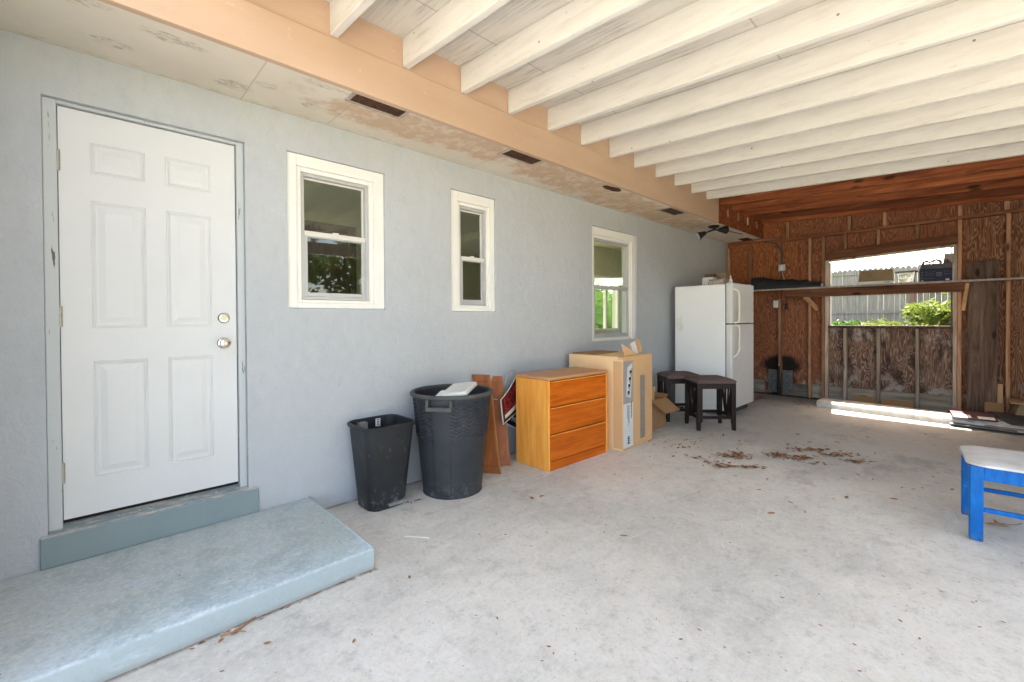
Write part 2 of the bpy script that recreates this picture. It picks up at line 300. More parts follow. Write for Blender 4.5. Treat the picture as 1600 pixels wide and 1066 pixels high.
def scuffed(name, c, rough, mark, amt=.6, spec=None):
    g = NB(name)
    col = g.ramp(g.noise(scale=4, detail=7, rough=.65), [(.3, tuple(q*.75 for q in c)), (.7, tuple(q*1.2 for q in c))])
    sc = g.step(g.noise(g.co(scale=(2, 2, .7)), scale=13, detail=9, rough=.8), .60, .68)
    col = g.mix(g.ma('MULTIPLY', sc, amt), col, mark)
    x, y, z = g.xyz(); lo = g.ma('MULTIPLY', g.step(z, .16, .02), g.step(g.noise(scale=20, detail=8, rough=.8), .50, .60))
    col = g.mix(g.ma('MULTIPLY', lo, .7), col, mark)
    return g.out(col, rough, nrm=g.bump(g.noise(scale=35, detail=6), .12, .003), spec=spec)
MAT['bin_black'] = scuffed('scuffed_black_plastic', (.027, .028, .030), .42, (.22, .22, .22), .6)
MAT['can_grey'] = scuffed('charcoal_can_plastic', (.040, .042, .048), .5, (.12, .12, .13), .3)
MAT['can_rim'] = flat('grey_can_rim_plastic', (.085, .085, .082), .5, var=.3)
MAT['pedal'] = flat('grey_pedal_plastic', (.23, .23, .22), .5)
MAT['white_plastic'] = flat('white_plastic', (.78, .77, .73), .4, var=.06)
MAT['bone'] = flat('aged_ivory_plastic', (.74, .70, .58), .4, var=.06)
def wood(name, a, b, c2, axis='z', sc=1, rough=.4):
    g = NB(name); s = {'x': (1.2, 14, 14), 'y': (14, 1.2, 14), 'z': (14, 14, 1.2)}[axis]
    gr = g.noise(g.co(scale=s), scale=2*sc, detail=8, rough=.65, dist=.7)
    bd = g.noise(g.co(scale={'x': (.1, 1, 7), 'y': (1, .1, 7), 'z': (7, 7, .1)}[axis]), scale=1.6, detail=2)
    col = g.ramp(gr, [(.25, a), (.5, b), (.78, c2)]); col = g.mix(g.ma('MULTIPLY', g.step(bd, .4, .62), .35), col, a)
    return g.out(col, rough, nrm=g.bump(gr, .08, .002))
MAT['oak_side'] = wood('honey_oak_side', (.74, .24, .035), (.93, .40, .07), (.96, .54, .13), 'z')
MAT['oak_front'] = wood('orange_oak_drawer', (.36, .062, .001), (.57, .122, .005), (.70, .20, .018), 'x')
MAT['oak_top'] = wood('oak_dresser_top', (.46, .21, .09), (.56, .28, .13), (.62, .34, .17), 'x')
MAT['door_wood'] = wood('brown_cabinet_door_wood', (.20, .058, .016), (.34, .105, .028), (.44, .17, .05), 'z', rough=.45)
MAT['door_edge'] = wood('cabinet_door_edge_wood', (.34, .16, .07), (.44, .22, .10), (.50, .28, .14), 'z')
MAT['card'] = flat('cardboard', (.66, .41, .21), .85, var=.10, scale=3)
MAT['card_light'] = flat('pale_cardboard', (.86, .60, .33), .8, var=.07, scale=2.5)
MAT['card_dark'] = flat('brown_cardboard', (.36, .20, .095), .85, var=.15, scale=4)
MAT['tape'] = flat('grey_tape_print', (.29, .25, .21), .6, var=.15, scale=25)
MAT['print_grey'] = flat('printed_grey_label', (.36, .34, .33), .6, var=.15)
MAT['print_white'] = flat('printed_white_label', (.66, .66, .65), .6, var=.08)
MAT['ink'] = flat('black_ink', (.02, .02, .022), .6)
MAT['espresso'] = flat('espresso_wood', (.020, .012, .010), .38, var=.3, bump=.06)
MAT['cushion'] = flat('taupe_cushion_fabric', (.125, .088, .078), .85, var=.15, scale=6, bump=.25, bscale=300)
g = NB('fridge_enamel')
x, y, z = g.xyz(); c = g.mix(g.noise(scale=2), (.82, .82, .81), (.87, .87, .86))
rs = g.blob((-.405, .60, 1.19), (.2, .07, .13), warp=1.4, wscale=12); rs = g.ma('MULTIPLY', rs, g.step(g.noise(g.co(scale=(1, 3, 1)), scale=7, detail=9, rough=.8), .42, .70))
c = g.mix(g.ma('MULTIPLY', rs, .5), c, (.42, .33, .19))
c = g.mix(g.ma('MULTIPLY', g.step(g.voro(scale=7), .05, .03), .5), c, (.25, .18, .12))
c = g.mix(g.ma('MULTIPLY', g.step(g.noise(scale=7, detail=8, rough=.75), .62, .72), .25), c, (.52, .50, .46))
MAT['fridge'] = g.out(c, .4)
MAT['fridge_front'] = flat('fridge_enamel_shaded', (.66, .65, .62), .38, var=.06, scale=4, bump=.08, bscale=260)  # greyer copy of the fridge enamel, shade on the front put into its colour
MAT['gasket'] = flat('dark_gasket', (.06, .058, .055), .7)
g = NB('bright_blue_paint')
c = g.ramp(g.noise(g.co(scale=(3, 3, 1)), scale=9, detail=8, rough=.7), [(.3, (.0, .085, .34)), (.55, (.0, .135, .47)), (.75, (.01, .19, .56))])
c = g.mix(g.ma('MULTIPLY', g.step(g.noise(scale=26, detail=7, rough=.8), .66, .70), .8), c, (.45, .52, .58))
x, y, z = g.xyz(); c = g.mix(g.ma('MULTIPLY', g.step(z, .05, .0), g.step(g.noise(scale=30, detail=6), .4, .6)), c, (.10, .12, .14))
MAT['blue'] = g.out(c, .42, nrm=g.bump(g.noise(g.co(scale=(4, 4, .6)), scale=40, detail=5), .2, .003))
g = NB('stained_white_seat')
c = g.ramp(g.noise(scale=9, detail=7, rough=.65), [(.3, (.58, .55, .52)), (.65, (.74, .73, .71))])
MAT['seat_white'] = g.out(c, .8, nrm=g.bump(g.noise(scale=30, detail=5), .2, .004))
MAT['red'] = flat('sign_red', (.55, .015, .02), .45, var=.15)
MAT['sign_black'] = flat('sign_black', (.03, .02, .022), .4)
MAT['navy'] = flat('navy_print', (.010, .012, .045), .5, var=.3)
MAT['white_print'] = flat('white_print', (.75, .74, .70), .5, var=.05)
MAT['wire'] = flat('galvanised_wire', (.45, .45, .46), .4, .8)
MAT['black_metal'] = flat('black_fixture_metal', (.015, .014, .014), .5)
MAT['lens'] = flat('flood_lamp_glass', (.60, .62, .60), .15)
MAT['steel_box'] = flat('galvanised_box', (.58, .58, .56), .4, .5, var=.2, scale=40)
MAT['cable'] = flat('grey_cable', (.10, .085, .075), .7)
MAT['pale_cable'] = flat('pale_cable', (.5, .44, .38), .6)
MAT['tarp'] = flat('dark_slate_plastic', (.035, .038, .042), .35, var=.3)
MAT['yellow'] = flat('yellow_plastic', (.62, .50, .03), .5)
MAT['clear'] = flat('frosted_plastic', (.62, .62, .58), .3)
MAT['gut'] = flat('white_painted_gutter', (.60, .58, .54), .6, var=.3, scale=12)
MAT['slate'] = flat('dark_floor_sheet', (.06, .055, .06), .5, var=.35, scale=10)
MAT['slate2'] = flat('grey_floor_sheet', (.17, .165, .175), .45, var=.35, scale=9)
MAT['maroon'] = flat('maroon_print', (.09, .035, .045), .5, var=.3)
MAT['grille'] = flat('sooty_ribbed_metal', (.20, .195, .19), .6, .2, var=.6, scale=25)
MAT['mdf'] = flat('khaki_board', (.31, .22, .125), .8, var=.12)
MAT['room'] = flat('interior_paint', (.56, .55, .42), .8, var=.06)
MAT['cab'] = wood('dark_cherry_cabinet', (.10, .055, .042), (.16, .09, .07), (.23, .14, .11), 'z')
g = NB('fence_wood')
v = g.co(scale=(1, 9, .6)); gr = g.noise(v, scale=3, detail=7, rough=.7)
pk = g.noise(g.co(scale=(0, 1, 0)), scale=5.5, detail=0)
c = g.ramp(gr, [(.3, (.13, .11, .09)), (.7, (.34, .30, .26))]); c = g.mix(g.ma('MULTIPLY', g.step(pk, .4, .6), .35), c, (.26, .215, .175))
MAT['fence'] = g.out(c, .85, nrm=g.bump(gr, .3, .004))
MAT['fence_red'] = flat('red_brown_post', (.22, .10, .075), .8, var=.2)
def leafmat(name, a, b):
    g = NB(name); oi = g.n('ShaderNodeNewGeometry').outputs['Random Per Island']
    g.b.inputs['Subsurface Weight'].default_value = 0
    c = g.mix(oi, a, b); g.out(c, .5)
    tl = g.n('ShaderNodeBsdfTranslucent'); g.put(tl.inputs[0], c); ms = g.n('ShaderNodeMixShader'); ms.inputs[0].default_value = .45
    g.put(ms.inputs[1], g.b.outputs[0]); g.put(ms.inputs[2], tl.outputs[0]); g.t.links.new(ms.outputs[0], g.t.nodes['Material Output'].inputs[0])
    return g.m
MAT['leaf_lime'] = leafmat('lime_leaf', (.09, .14, .02), (.16, .18, .03))
MAT['leaf_green'] = leafmat('green_leaf', (.04, .10, .015), (.09, .15, .03))
MAT['palm'] = leafmat('palm_leaf', (.035, .12, .015), (.12, .22, .03))
MAT['grass'] = leafmat('grass_blade', (.06, .11, .02), (.13, .17, .04))
MAT['bark'] = flat('bark', (.12, .09, .06), .9, var=.3)
g = NB('dead_leaf'); oi = g.n('ShaderNodeNewGeometry').outputs['Random Per Island']
MAT['dead'] = g.out(g.ramp(oi, [(0, (.14, .06, .026)), (.5, (.34, .145, .062)), (.85, (.50, .27, .14)), (1, (.24, .18, .10))]), .7)
MAT['dark_twig'] = flat('dark_twig', (.06, .045, .035), .8)
g = NB('lawn'); c = g.ramp(g.noise(scale=3, detail=8, rough=.7), [(.3, (.06, .09, .025)), (.7, (.17, .17, .07))]); MAT['lawn'] = g.out(c, .9)
MAT['roofing'] = flat('grey_roofing', (.12, .115, .11), .9, var=.2)
MAT['siding'] = flat('painted_siding', (.5, .54, .56), .8)
MAT['mirror_black'] = flat('black_glass', (.01, .01, .01), .2)
# ------------------------------------------------------------------ mesh helper
class MB:
    def __init__(s): s.v = []; s.f = []
    def add(s, vs, fs):
        o = len(s.v); s.v += [tuple(p) for p in vs]; s.f += [tuple(i+o for i in q) for q in fs]; return s
    def hexa(s, p):  # 4 bottom ccw, 4 top ccw
        return s.add(p, [(3, 2, 1, 0), (4, 5, 6, 7), (0, 1, 5, 4), (1, 2, 6, 5), (2, 3, 7, 6), (3, 0, 4, 7)])
    def box(s, x0, x1, y0, y1, z0, z1):
        return s.hexa([(x0, y0, z0), (x1, y0, z0), (x1, y1, z0), (x0, y1, z0), (x0, y0, z1), (x1, y0, z1), (x1, y1, z1), (x0, y1, z1)])
    def bar(s, a, b, w, h, up=(0, 0, 1), taper=1):
        a, b = Vector(a), Vector(b); d = (b-a).normalized(); r = d.cross(Vector(up))
        if r.length < 1e-5: r = d.cross(Vector((1, 0, 0)))
        r.normalize(); u = r.cross(d)
        q = lambda c, k: [c-r*w/2*k-u*h/2*k, c+r*w/2*k-u*h/2*k, c+r*w/2*k+u*h/2*k, c-r*w/2*k+u*h/2*k]
        p, t = q(a, 1), q(b, taper)
        return s.add(p+t, [(3, 2, 1, 0), (4, 5, 6, 7), (0, 1, 5, 4), (1, 2, 6, 5), (2, 3, 7, 6), (3, 0, 4, 7)])
    def tube(s, pts, r, n=8, caps=True):
        pts = [Vector(p) for p in pts]; R = r if hasattr(r, '__len__') else [r]*len(pts); o = len(s.v); pr = None
        for i, p in enumerate(pts):
            d = (pts[min(i+1, len(pts)-1)]-pts[max(i-1, 0)]).normalized()
            if pr is None: pr = d.orthogonal().normalized()
            pr = (pr-d*pr.dot(d)).normalized(); q = d.cross(pr)
            for k in range(n):
                a = 2*math.pi*k/n; s.v.append(tuple(p+(pr*math.cos(a)+q*math.sin(a))*R[i]))
        for i in range(len(pts)-1):
            for k in range(n):
                s.f.append((o+i*n+k, o+i*n+(k+1) % n, o+(i+1)*n+(k+1) % n, o+(i+1)*n+k))
        if caps:
            s.f.append(tuple(o+k for k in reversed(range(n)))); s.f.append(tuple(o+(len(pts)-1)*n+k for k in range(n)))
        return s
    def lathe(s, prof, n=32, c=(0, 0, 0), axis='z', fn=None, close=False):
        o = len(s.v)
        for i, (r, z) in enumerate(prof):
            for k in range(n):
                a = 2*math.pi*k/n; rr = r+(fn(a, z, i) if fn else 0)
                p = (rr*math.cos(a), rr*math.sin(a), z)
                if axis == 'y': p = (p[0], -z, p[1])
                s.v.append((p[0]+c[0], p[1]+c[1], p[2]+c[2]))
        for i in range(len(prof)-1):
            for k in range(n): s.f.append((o+i*n+k, o+i*n+(k+1) % n, o+(i+1)*n+(k+1) % n, o+(i+1)*n+k))
        if close:
            s.f.append(tuple(o+k for k in reversed(range(n)))); s.f.append(tuple(o+(len(prof)-1)*n+k for k in range(n)))
        return s
    def loft(s, rings, cap0=True, cap1=True):
        o = len(s.v); n = len(rings[0])
        for r in rings: s.v += [tuple(p) for p in r]
        for i in range(len(rings)-1):
            for k in range(n): s.f.append((o+i*n+k, o+i*n+(k+1) % n, o+(i+1)*n+(k+1) % n, o+(i+1)*n+k))
        if cap0: s.f.append(tuple(o+k for k in reversed(range(n))))
        if cap1: s.f.append(tuple(o+(len(rings)-1)*n+k for k in range(n)))
        return s
    def frame(s, x0, x1, z0, z1, y0, y1, w, wb=None, wt=None):   # rectangular ring in the xz plane, butted pieces
        wb = w if wb is None else wb; wt = w if wt is None else wt
        s.box(x0, x0+w, y0, y1, z0, z1); s.box(x1-w, x1, y0, y1, z0, z1)
        s.box(x0+w, x1-w, y0, y1, z0, z0+wb); s.box(x0+w, x1-w, y0, y1, z1-wt, z1); return s
    def build(s, name, mat, parent=None, bevel=0, smooth=False, seg=2):
        me = bpy.data.meshes.new(name); me.from_pydata(s.v, [], s.f); me.validate(); me.update()
        me.materials.append(MAT[mat] if isinstance(mat, str) else mat)
        o = bpy.data.objects.new(name, me); COL.objects.link(o)
        if parent: o.parent = parent
        if smooth:
            for p in me.polygons: p.use_smooth = True
            try: me.set_sharp_from_angle(angle=math.radians(38))
            except Exception: pass
        if bevel:
            b = o.modifiers.new('bevel', 'BEVEL'); b.width = bevel; b.segments = seg; b.limit_method = 'ANGLE'; b.angle_limit = math.radians(35); b.harden_normals = False
        return o
def tag(o, label=None, cat=None, group=None, kind=None):
    if label: o['label'] = label
    if cat: o['category'] = cat
    if group: o['group'] = group
    if kind: o['kind'] = kind
    return o
def thing(name, label, cat, loc=(0, 0, 0), rz=0, group=None):
    o = bpy.data.objects.new(name, None); COL.objects.link(o); o.location = loc; o.rotation_euler = (0, 0, rz); o.empty_display_size = .1
    return tag(o, label, cat, group)
def text_mesh(name, txt, size, mat, parent, mtx, bold=.0, ext=.0006):
    cu = bpy.data.curves.new(name, 'FONT'); cu.body = txt; cu.size = size; cu.align_x = 'CENTER'; cu.align_y = 'CENTER'; cu.extrude = ext; cu.offset = bold
    t = bpy.data.objects.new(name+'_curve', cu); COL.objects.link(t)
    bpy.context.view_layer.update()
    me = bpy.data.meshes.new_from_object(t.evaluated_get(bpy.context.evaluated_depsgraph_get()))
    bpy.data.objects.remove(t); bpy.data.curves.remove(cu)
    me.transform(mtx); me.materials.clear(); me.materials.append(MAT[mat])
    o = bpy.data.objects.new(name, me); COL.objects.link(o); o.parent = parent; return o
rnd = random.Random
def rrect(x0, x1, y0, y1, r, z, n=5):
    pts = []
    for cx, cy, a0 in ((x1-r, y0+r, -90), (x1-r, y1-r, 0), (x0+r, y1-r, 90), (x0+r, y0+r, 180)):
        for k in range(n+1):
            a = math.radians(a0+90*k/n); pts.append((cx+r*math.cos(a), cy+r*math.sin(a), z))
    return pts

# ================================================================== SETTING
# grid height for terrain
def terrain():
    m = MB(); xs = [-60, -30, -16, -9, 8.7, 9.4, 10.2, 11, 12, 14, 18, 30, 60, 120]; ys = [-80, -40, -15, -9, -6, -4, -2, 0, 2, 5, 9, 20, 60]
    def h(x, y): return -.06 + 1.02*max(0, min(1, (x-8.9)/2.2))**1.2
    for x in xs:
        for y in ys: m.v.append((x, y, h(x, y)))
    n = len(ys)
    for i in range(len(xs)-1):
        for j in range(n-1): m.f.append((i*n+j, (i+1)*n+j, (i+1)*n+j+1, i*n+j+1))
    return m
tag(terrain().build('ground', 'lawn', smooth=True), 'sparse lawn around the house rising behind the shed wall', 'ground', kind='structure')
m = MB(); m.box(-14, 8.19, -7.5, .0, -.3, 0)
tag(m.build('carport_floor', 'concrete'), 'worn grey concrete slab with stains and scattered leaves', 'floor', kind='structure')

# ================================================================== HOUSE
ZS, YS, L = 2.594, .575, 8.208
house = thing('house', 'pale grey blue stucco house with white door and three windows under peach eave', 'house')
WT = .22
DX0, DX1, DZ0, DZ1 = -.150, .690, .258, 2.345
WIN = dict(a=(.925, 1.605, 1.351, 2.360, 1.02, 1.494, 1.41, 2.254), b=(2.205, 2.705, 1.341, 2.371, 2.318, 2.622, 1.396, 2.256), c=(4.180, 5.140, 1.008, 2.346, 4.261, 5.027, 1.045, 2.221))
def wall_with_holes(x0, x1, z0, z1, holes, y0, y1):
    m = MB(); xs = sorted({x0, x1, *[h[0] for h in holes], *[h[1] for h in holes]}); zs = sorted({z0, z1, *[h[2] for h in holes], *[h[3] for h in holes]})
    for a, b in zip(xs, xs[1:]):
        for c, d in zip(zs, zs[1:]):
            if not any(h[0] <= a+1e-6 and h[1] >= b-1e-6 and h[2] <= c+1e-6 and h[3] >= d-1e-6 for h in holes): m.box(a, b, y0, y1, c, d)
    bm = bmesh.new(); vs = [bm.verts.new(v) for v in m.v]
    for f in m.f: bm.faces.new([vs[i] for i in f])
    bmesh.ops.remove_doubles(bm, verts=bm.verts, dist=1e-4)
    seen = {}
    for f in bm.faces: seen.setdefault(tuple(round(q, 3) for q in f.calc_center_median()), []).append(f)
    bmesh.ops.delete(bm, geom=[f for l in seen.values() if len(l) > 1 for f in l], context='FACES')
    out = MB(); bm.verts.index_update(); out.v = [tuple(v.co) for v in bm.verts]; out.f = [tuple(v.index for v in f.verts) for f in bm.faces]; bm.free(); return out
holes = [(DX0, DX1, DZ0, DZ1)] + [w[:4] for w in WIN.values()]
wall_with_holes(-5, 8.45, -.3, ZS, holes, 0, WT).build('wall', 'stucco', house, bevel=.006)
m = MB(); m.box(-5, 8.19, -YS+.02, .0, ZS, ZS+.012); m.build('soffit', 'soffit', house)
m = MB(); m.box(-5, 6.28, -YS-.022, -YS+.018, ZS-.012, 2.822); m.box(-5, 6.33, -YS-.004, -YS+.018, 2.824, 3.05); m.build('fascia', 'peach', house, bevel=.004)
m = MB(); m.hexa([(6.30, -YS-.004, ZS+.002), (8.19, -YS-.004, ZS+.002), (8.19, -YS+.016, ZS+.002), (6.30, -YS+.016, ZS+.002), (6.34, -YS-.004, 3.05), (8.19, -YS-.004, 3.05), (8.19, -YS+.016, 3.05), (6.34, -YS+.016, 3.05)])
m.build('bare_fascia', 'brown_y', house)
for i, (x0, x1, y0, y1, fr) in enumerate(((1.14, 1.47, -.555, -.445, 1), (2.385, 2.74, -.555, -.425, 1), (5.02, 5.41, -.535, -.38, 1), (7.85, 8.12, -.44, -.29, 0))):
    m = MB(); m.box(x0, x1, y0, y1, ZS-.006, ZS-.002); v = m.build('soffit_vent', 'vent', house)
    if fr:
        q = MB(); w = .018
        q.box(x0-w, x0+.002, y0-w, y1+w, ZS-.010, ZS-.001); q.box(x1-.002, x1+w, y0-w, y1+w, ZS-.010, ZS-.001); q.box(x0+.002, x1-.002, y0-w, y0+.002, ZS-.010, ZS-.001); q.box(x0+.002, x1-.002, y1-.002, y1+w, ZS-.010, ZS-.001)
        q.build('vent_frame', 'vent_frame', v)
# torn third vent hole
m = MB(); rr = rnd(3); pts = []
for k in range(18):
    a = 2*math.pi*k/18; pts.append((3.86+.145*math.cos(a)*(1+.18*rr.uniform(-1, 1)), -.485+.045*math.sin(a)*(1+.3*rr.uniform(-1, 1))))
m.loft([[(a, b, ZS-.006) for a, b in pts], [(a, b, ZS-.001) for a, b in pts]]); m.build('soffit_vent', 'vent', house)
# unseen block added left of the door to shade that wall end
m = MB(); m.box(-.56, -.345, -1.05, -.002, -.3, ZS-.014); m.build('shade_block', 'stucco', house)
# --- door
m = MB(); w = .055
m.box(DX0, -.101, .028, .11, DZ0, DZ1); m.box(.652, DX1, .028, .11, DZ0, DZ1); m.box(-.101, .652, .028, .11, 2.328, DZ1)
dfr = m.build('door_frame', 'jamb', house, bevel=.004)
m = MB(); m.box(-.101, -.085, .075, .11, DZ0, 2.328); m.box(.636, .652, .075, .11, DZ0, 2.328); m.box(-.085, .636, .075, .11, 2.312, 2.328); m.box(-.098, .649, .072, .09, .27, .305); m.build('weather_strip', 'gap', dfr)
def door_leaf(x0, x1, z0, z1, yf, panels):
    m = MB(); xs = sorted({x0, x1, *[p[0] for p in panels], *[p[1] for p in panels]}); zs = sorted({z0, z1, *[p[2] for p in panels], *[p[3] for p in panels]})
    def ring(p, ins, y): return [(p[0]+ins, y, p[2]+ins), (p[1]-ins, y, p[2]+ins), (p[1]-ins, y, p[3]-ins), (p[0]+ins, y, p[3]-ins)]
    for a, b in zip(xs, xs[1:]):
        for c, d in zip(zs, zs[1:]):
            pn = [p for p in panels if p[0] <= a+1e-6 and p[1] >= b-1e-6 and p[2] <= c+1e-6 and p[3] >= d-1e-6]
            if pn:
                p = pn[0]
                if (a, c) == (p[0], p[2]):
                    prof = [(0, 0), (.004, .004), (.009, .0008), (.019, .008), (.027, .0085), (.050, .0024), (.053, .0014)]
                    m.loft([ring(p, i, yf+y) for i, y in prof], cap0=False, cap1=True)
            else: m.add([(a, yf, c), (b, yf, c), (b, yf, d), (a, yf, d)], [(0, 1, 2, 3)])
    for s_ in (0,):
        m.add([(x0, yf, z0), (x1, yf, z0), (x1, yf, z1), (x0, yf, z1), (x0, yf+.04, z0), (x1, yf+.04, z0), (x1, yf+.04, z1), (x0, yf+.04, z1)], [(0, 4, 5, 1), (1, 5, 6, 2), (2, 6, 7, 3), (3, 7, 4, 0), (4, 7, 6, 5)])
    return m
pl, pr_ = (.014, .230), (.316, .524); rows = ((2.018, 2.176), (1.238, 1.881), (.478, 1.072))
P6 = [(a[0], a[1], r[0], r[1]) for a in (pl, pr_) for r in rows]
dr = door_leaf(-.098, .647, .298, 2.323, .05, P6)
# shared xs must include every split: rebuild panels that straddle cuts is handled by equal columns
door = dr.build('door', 'door', house)
def lathe_y(prof, c, n=28): return MB().lathe(prof, n, c, 'y', close=True)
lathe_y([(.032, .001), (.032, .006), (.028, .010), (.014, .012), (.012, .030), (.020, .036), (.027, .046), (.028, .056), (.024, .064), (.012, .068), (.010, .066), (.002, .066)], (.578, .05, 1.141)).build('knob', 'nickel', door, smooth=True)
lathe_y([(.030, .001), (.030, .010), (.024, .016), (.016, .017), (.015, .020), (.002, .020)], (.580, .05, 1.289)).build('deadbolt', 'nickel', door, smooth=True)
for hz in (2.059, 1.297, .53):
    m = MB(); m.tube([(-.099, .042, hz-.05+k*.0201) for k in range(6)], .0075, 10)
    for k in range(1, 5): m.tube([(-.099, .042, hz-.05+k*.0201-.001), (-.099, .042, hz-.05+k*.0201+.001)], .0085, 10)
    m.box(-.098, -.090, .046, .049, hz-.048, hz+.048); m.build('hinge', 'hinge', door)
m = MB(); m.hexa([(-.176, -.022, .1055), (.742, -.022, .1055), (.742, -.001, .1055), (-.176, -.001, .1055), (-.176, -.018, .252), (.742, -.018, .252), (.742, -.001, .258), (-.176, -.001, .258)]); m.build('threshold_step', 'teal', house, bevel=.006, seg=3)
m = MB(); m.hexa([(-.149, .0005, .20), (.689, .0005, .20), (.689, .11, .20), (-.149, .11, .20), (-.149, .0005, .2585), (.689, .0005, .2585), (.689, .11, .286), (-.149, .11, .286)]); m.build('door_sill', 'teal', house)
# --- windows
def window(W8, split, mid_mat, sash_mat):
    x0, x1, z0, z1, a0, a1, c0, c1 = W8
    m = MB()
    # outer casing, sitting a little inside the opening, then a stepped inner bead
    m.box(x0+.001, a0-.030, .018, .10, z0+.001, z1-.001); m.box(a1+.030, x1-.001, .018, .10, z0+.001, z1-.001)
    m.box(a0-.030, a1+.030, .018, .10, z0+.001, c0-.022); m.box(a0-.030, a1+.030, .018, .10, c1+.030, z1-.001)
    m.box(a0-.030, a0, .032, .10, c0-.022, c1+.030); m.box(a1, a1+.030, .032, .10, c0-.022, c1+.030)
    m.box(a0, a1, .032, .10, c1, c1+.030); m.box(a0, a1, .026, .10, c0-.022, c0)
    w = m.build('window', 'white_vinyl', house, bevel=.004)
    s = MB(); s.frame(a0+.002, a1-.002, c0+.002, c1-.002, .045, .095, .020, .020, .020)
    s.build('window_frame', sash_mat, w, bevel=.002)
    s = MB(); f = .018
    s.frame(a0+.0225, a1-.0225, split-.012, c1-.0225, .075, .092, .012, .030, .012); s.build('upper_sash', mid_mat if sash_mat == 'alu' else sash_mat, w, bevel=.002)
    s = MB(); s.frame(a0+.0225, a1-.0225, c0+.0225, split+.030, .050, .073, .024, .028, .042); ls = s.build('lower_sash', sash_mat, w, bevel=.003)
    s = MB(); s.box(a0+.024, a1-.024, .044, .0495, split-.004, split+.028); s.build('meeting_rail', mid_mat, w, bevel=.002)
    s = MB(); cx = (a0+a1)/2; s.box(cx-.02, cx+.02, .050, .070, split+.0305, split+.038); s.build('sash_lock', 'white_vinyl', w)
    g_ = MB(); g_.box(a0+.034, a1-.034, .082, .086, split+.019, c1-.034); g_.build('upper_pane', 'glass', w)
    g_ = MB(); g_.box(a0+.046, a1-.046, .060, .064, c0+.050, split-.013); g_.build('lower_pane', 'glass', w)
window(WIN['a'], 1.842, 'beige_sash', 'alu'); window(WIN['b'], 1.795, 'beige_sash', 'alu'); window(WIN['c'], 1.640, 'alu', 'alu')
# --- rooms behind the windows
m = MB(); Z1 = 2.5
m.box(-5, 3.9, WT, 4.2, .05, .12); m.box(-5, -1.2, 4.2, 4.4, 0, ZS); m.box(1.4, 3.9, 4.2, 4.4, 0, ZS); m.box(-1.2, 1.4, 4.2, 4.4, 0, .9); m.box(-1.2, 1.4, 4.2, 4.4, 2.3, ZS); m.box(3.9, 4.02, WT, 4.4, 0, ZS); m.box(-5, 3.9, WT, 4.2, Z1, ZS)  # gap in the far wall is an unseen opening added to light the room
m.build('kitchen_room', 'room', house)
m = MB(); m.box(4.02, 8.45, WT, 1.5, .05, .12); m.box(4.02, 8.45, WT, 1.5, Z1, ZS); m.box(8.25, 8.45, WT, 1.5, .12, Z1)
# far wall with window opening x 6.2..6.98  z 1.08..2.0
m.box(4.02, 4.2, 1.43, 1.58, .12, Z1); m.box(6.05, 6.20, 1.43, 1.58, .12, Z1); m.box(4.2, 6.05, 1.43, 1.58, .12, .5); m.box(4.2, 6.05, 1.43, 1.58, 2.4, Z1); m.box(6.97, 8.25, 1.43, 1.58, .12, Z1); m.box(6.20, 6.97, 1.43, 1.58, .12, 1.07); m.box(6.20, 6.97, 1.43, 1.58, 2.02, Z1)  # the wider gap is an unseen opening added to brighten this room
m.build('back_room', 'room', house)
m = MB(); m.frame(6.20, 6.97, 1.07, 2.02, 1.44, 1.50, .03); m.box(6.565, 6.605, 1.44, 1.50, 1.10, 1.99); m.box(6.23, 6.565, 1.445, 1.495, 1.93, 1.95); bw = m.build('window', 'white_vinyl', house)
m = MB(); m.box(6.232, 6.564, 1.46, 1.464, 1.102, 1.928); m.box(6.606, 6.938, 1.46, 1.464, 1.102, 1.988); m.build('pane', 'glass', bw)
m = MB(); m.box(-5, 4.02, -YS+.018, 4.6, 3.055, 3.2); m.box(4.02, 8.19, -YS+.018, 1.75, 3.055, 3.2); m.box(-5, 8.45, .0, .2, ZS+.012, 3.05); m.box(4.02, 8.45, 1.5, 1.6, ZS, 3.05); m.build('roof', 'roofing', house)
kc = thing('kitchen_cabinet', 'dark cherry kitchen cabinets seen through the large window by the door', 'cabinet', (2.4, 1.6, .12))
m = MB(); m.box(-1.2, 1.1, .0, .55, 0, .86); m.box(-1.2, -.2, .2, .55, 1.30, 2.2); m.box(.2, 1.1, .2, .55, 1.30, 2.2); m.build('carcass', 'cab', kc, bevel=.005)
for x0 in (-1.18, -.62, -.06, .50):
    m = MB(); m.box(x0, x0+.54, -.02, -.001, .08, .62); m.box(x0+.08, x0+.46, -.026, -.021, .16, .54); m.build('cabinet_door', 'cab', kc, bevel=.004)
for x0 in (-1.18, -.68, .22, .66):
    m = MB(); m.frame(x0, x0+.44, 1.33, 2.17, .178, .199, .06); m.box(x0+.061, x0+.379, .186, .198, 1.391, 2.109); d = m.build('cabinet_door', 'cab', kc, bevel=.004)
    m = MB(); m.tube([(x0+.40, .172, 1.42), (x0+.40, .160, 1.43), (x0+.40, .160, 1.50), (x0+.40, .172, 1.51)], .006, 6); m.build('handle', 'nickel', d)
m = MB(); m.box(-1.22, 1.12, -.03, .57, .862, .90); m.build('countertop', 'room', kc)

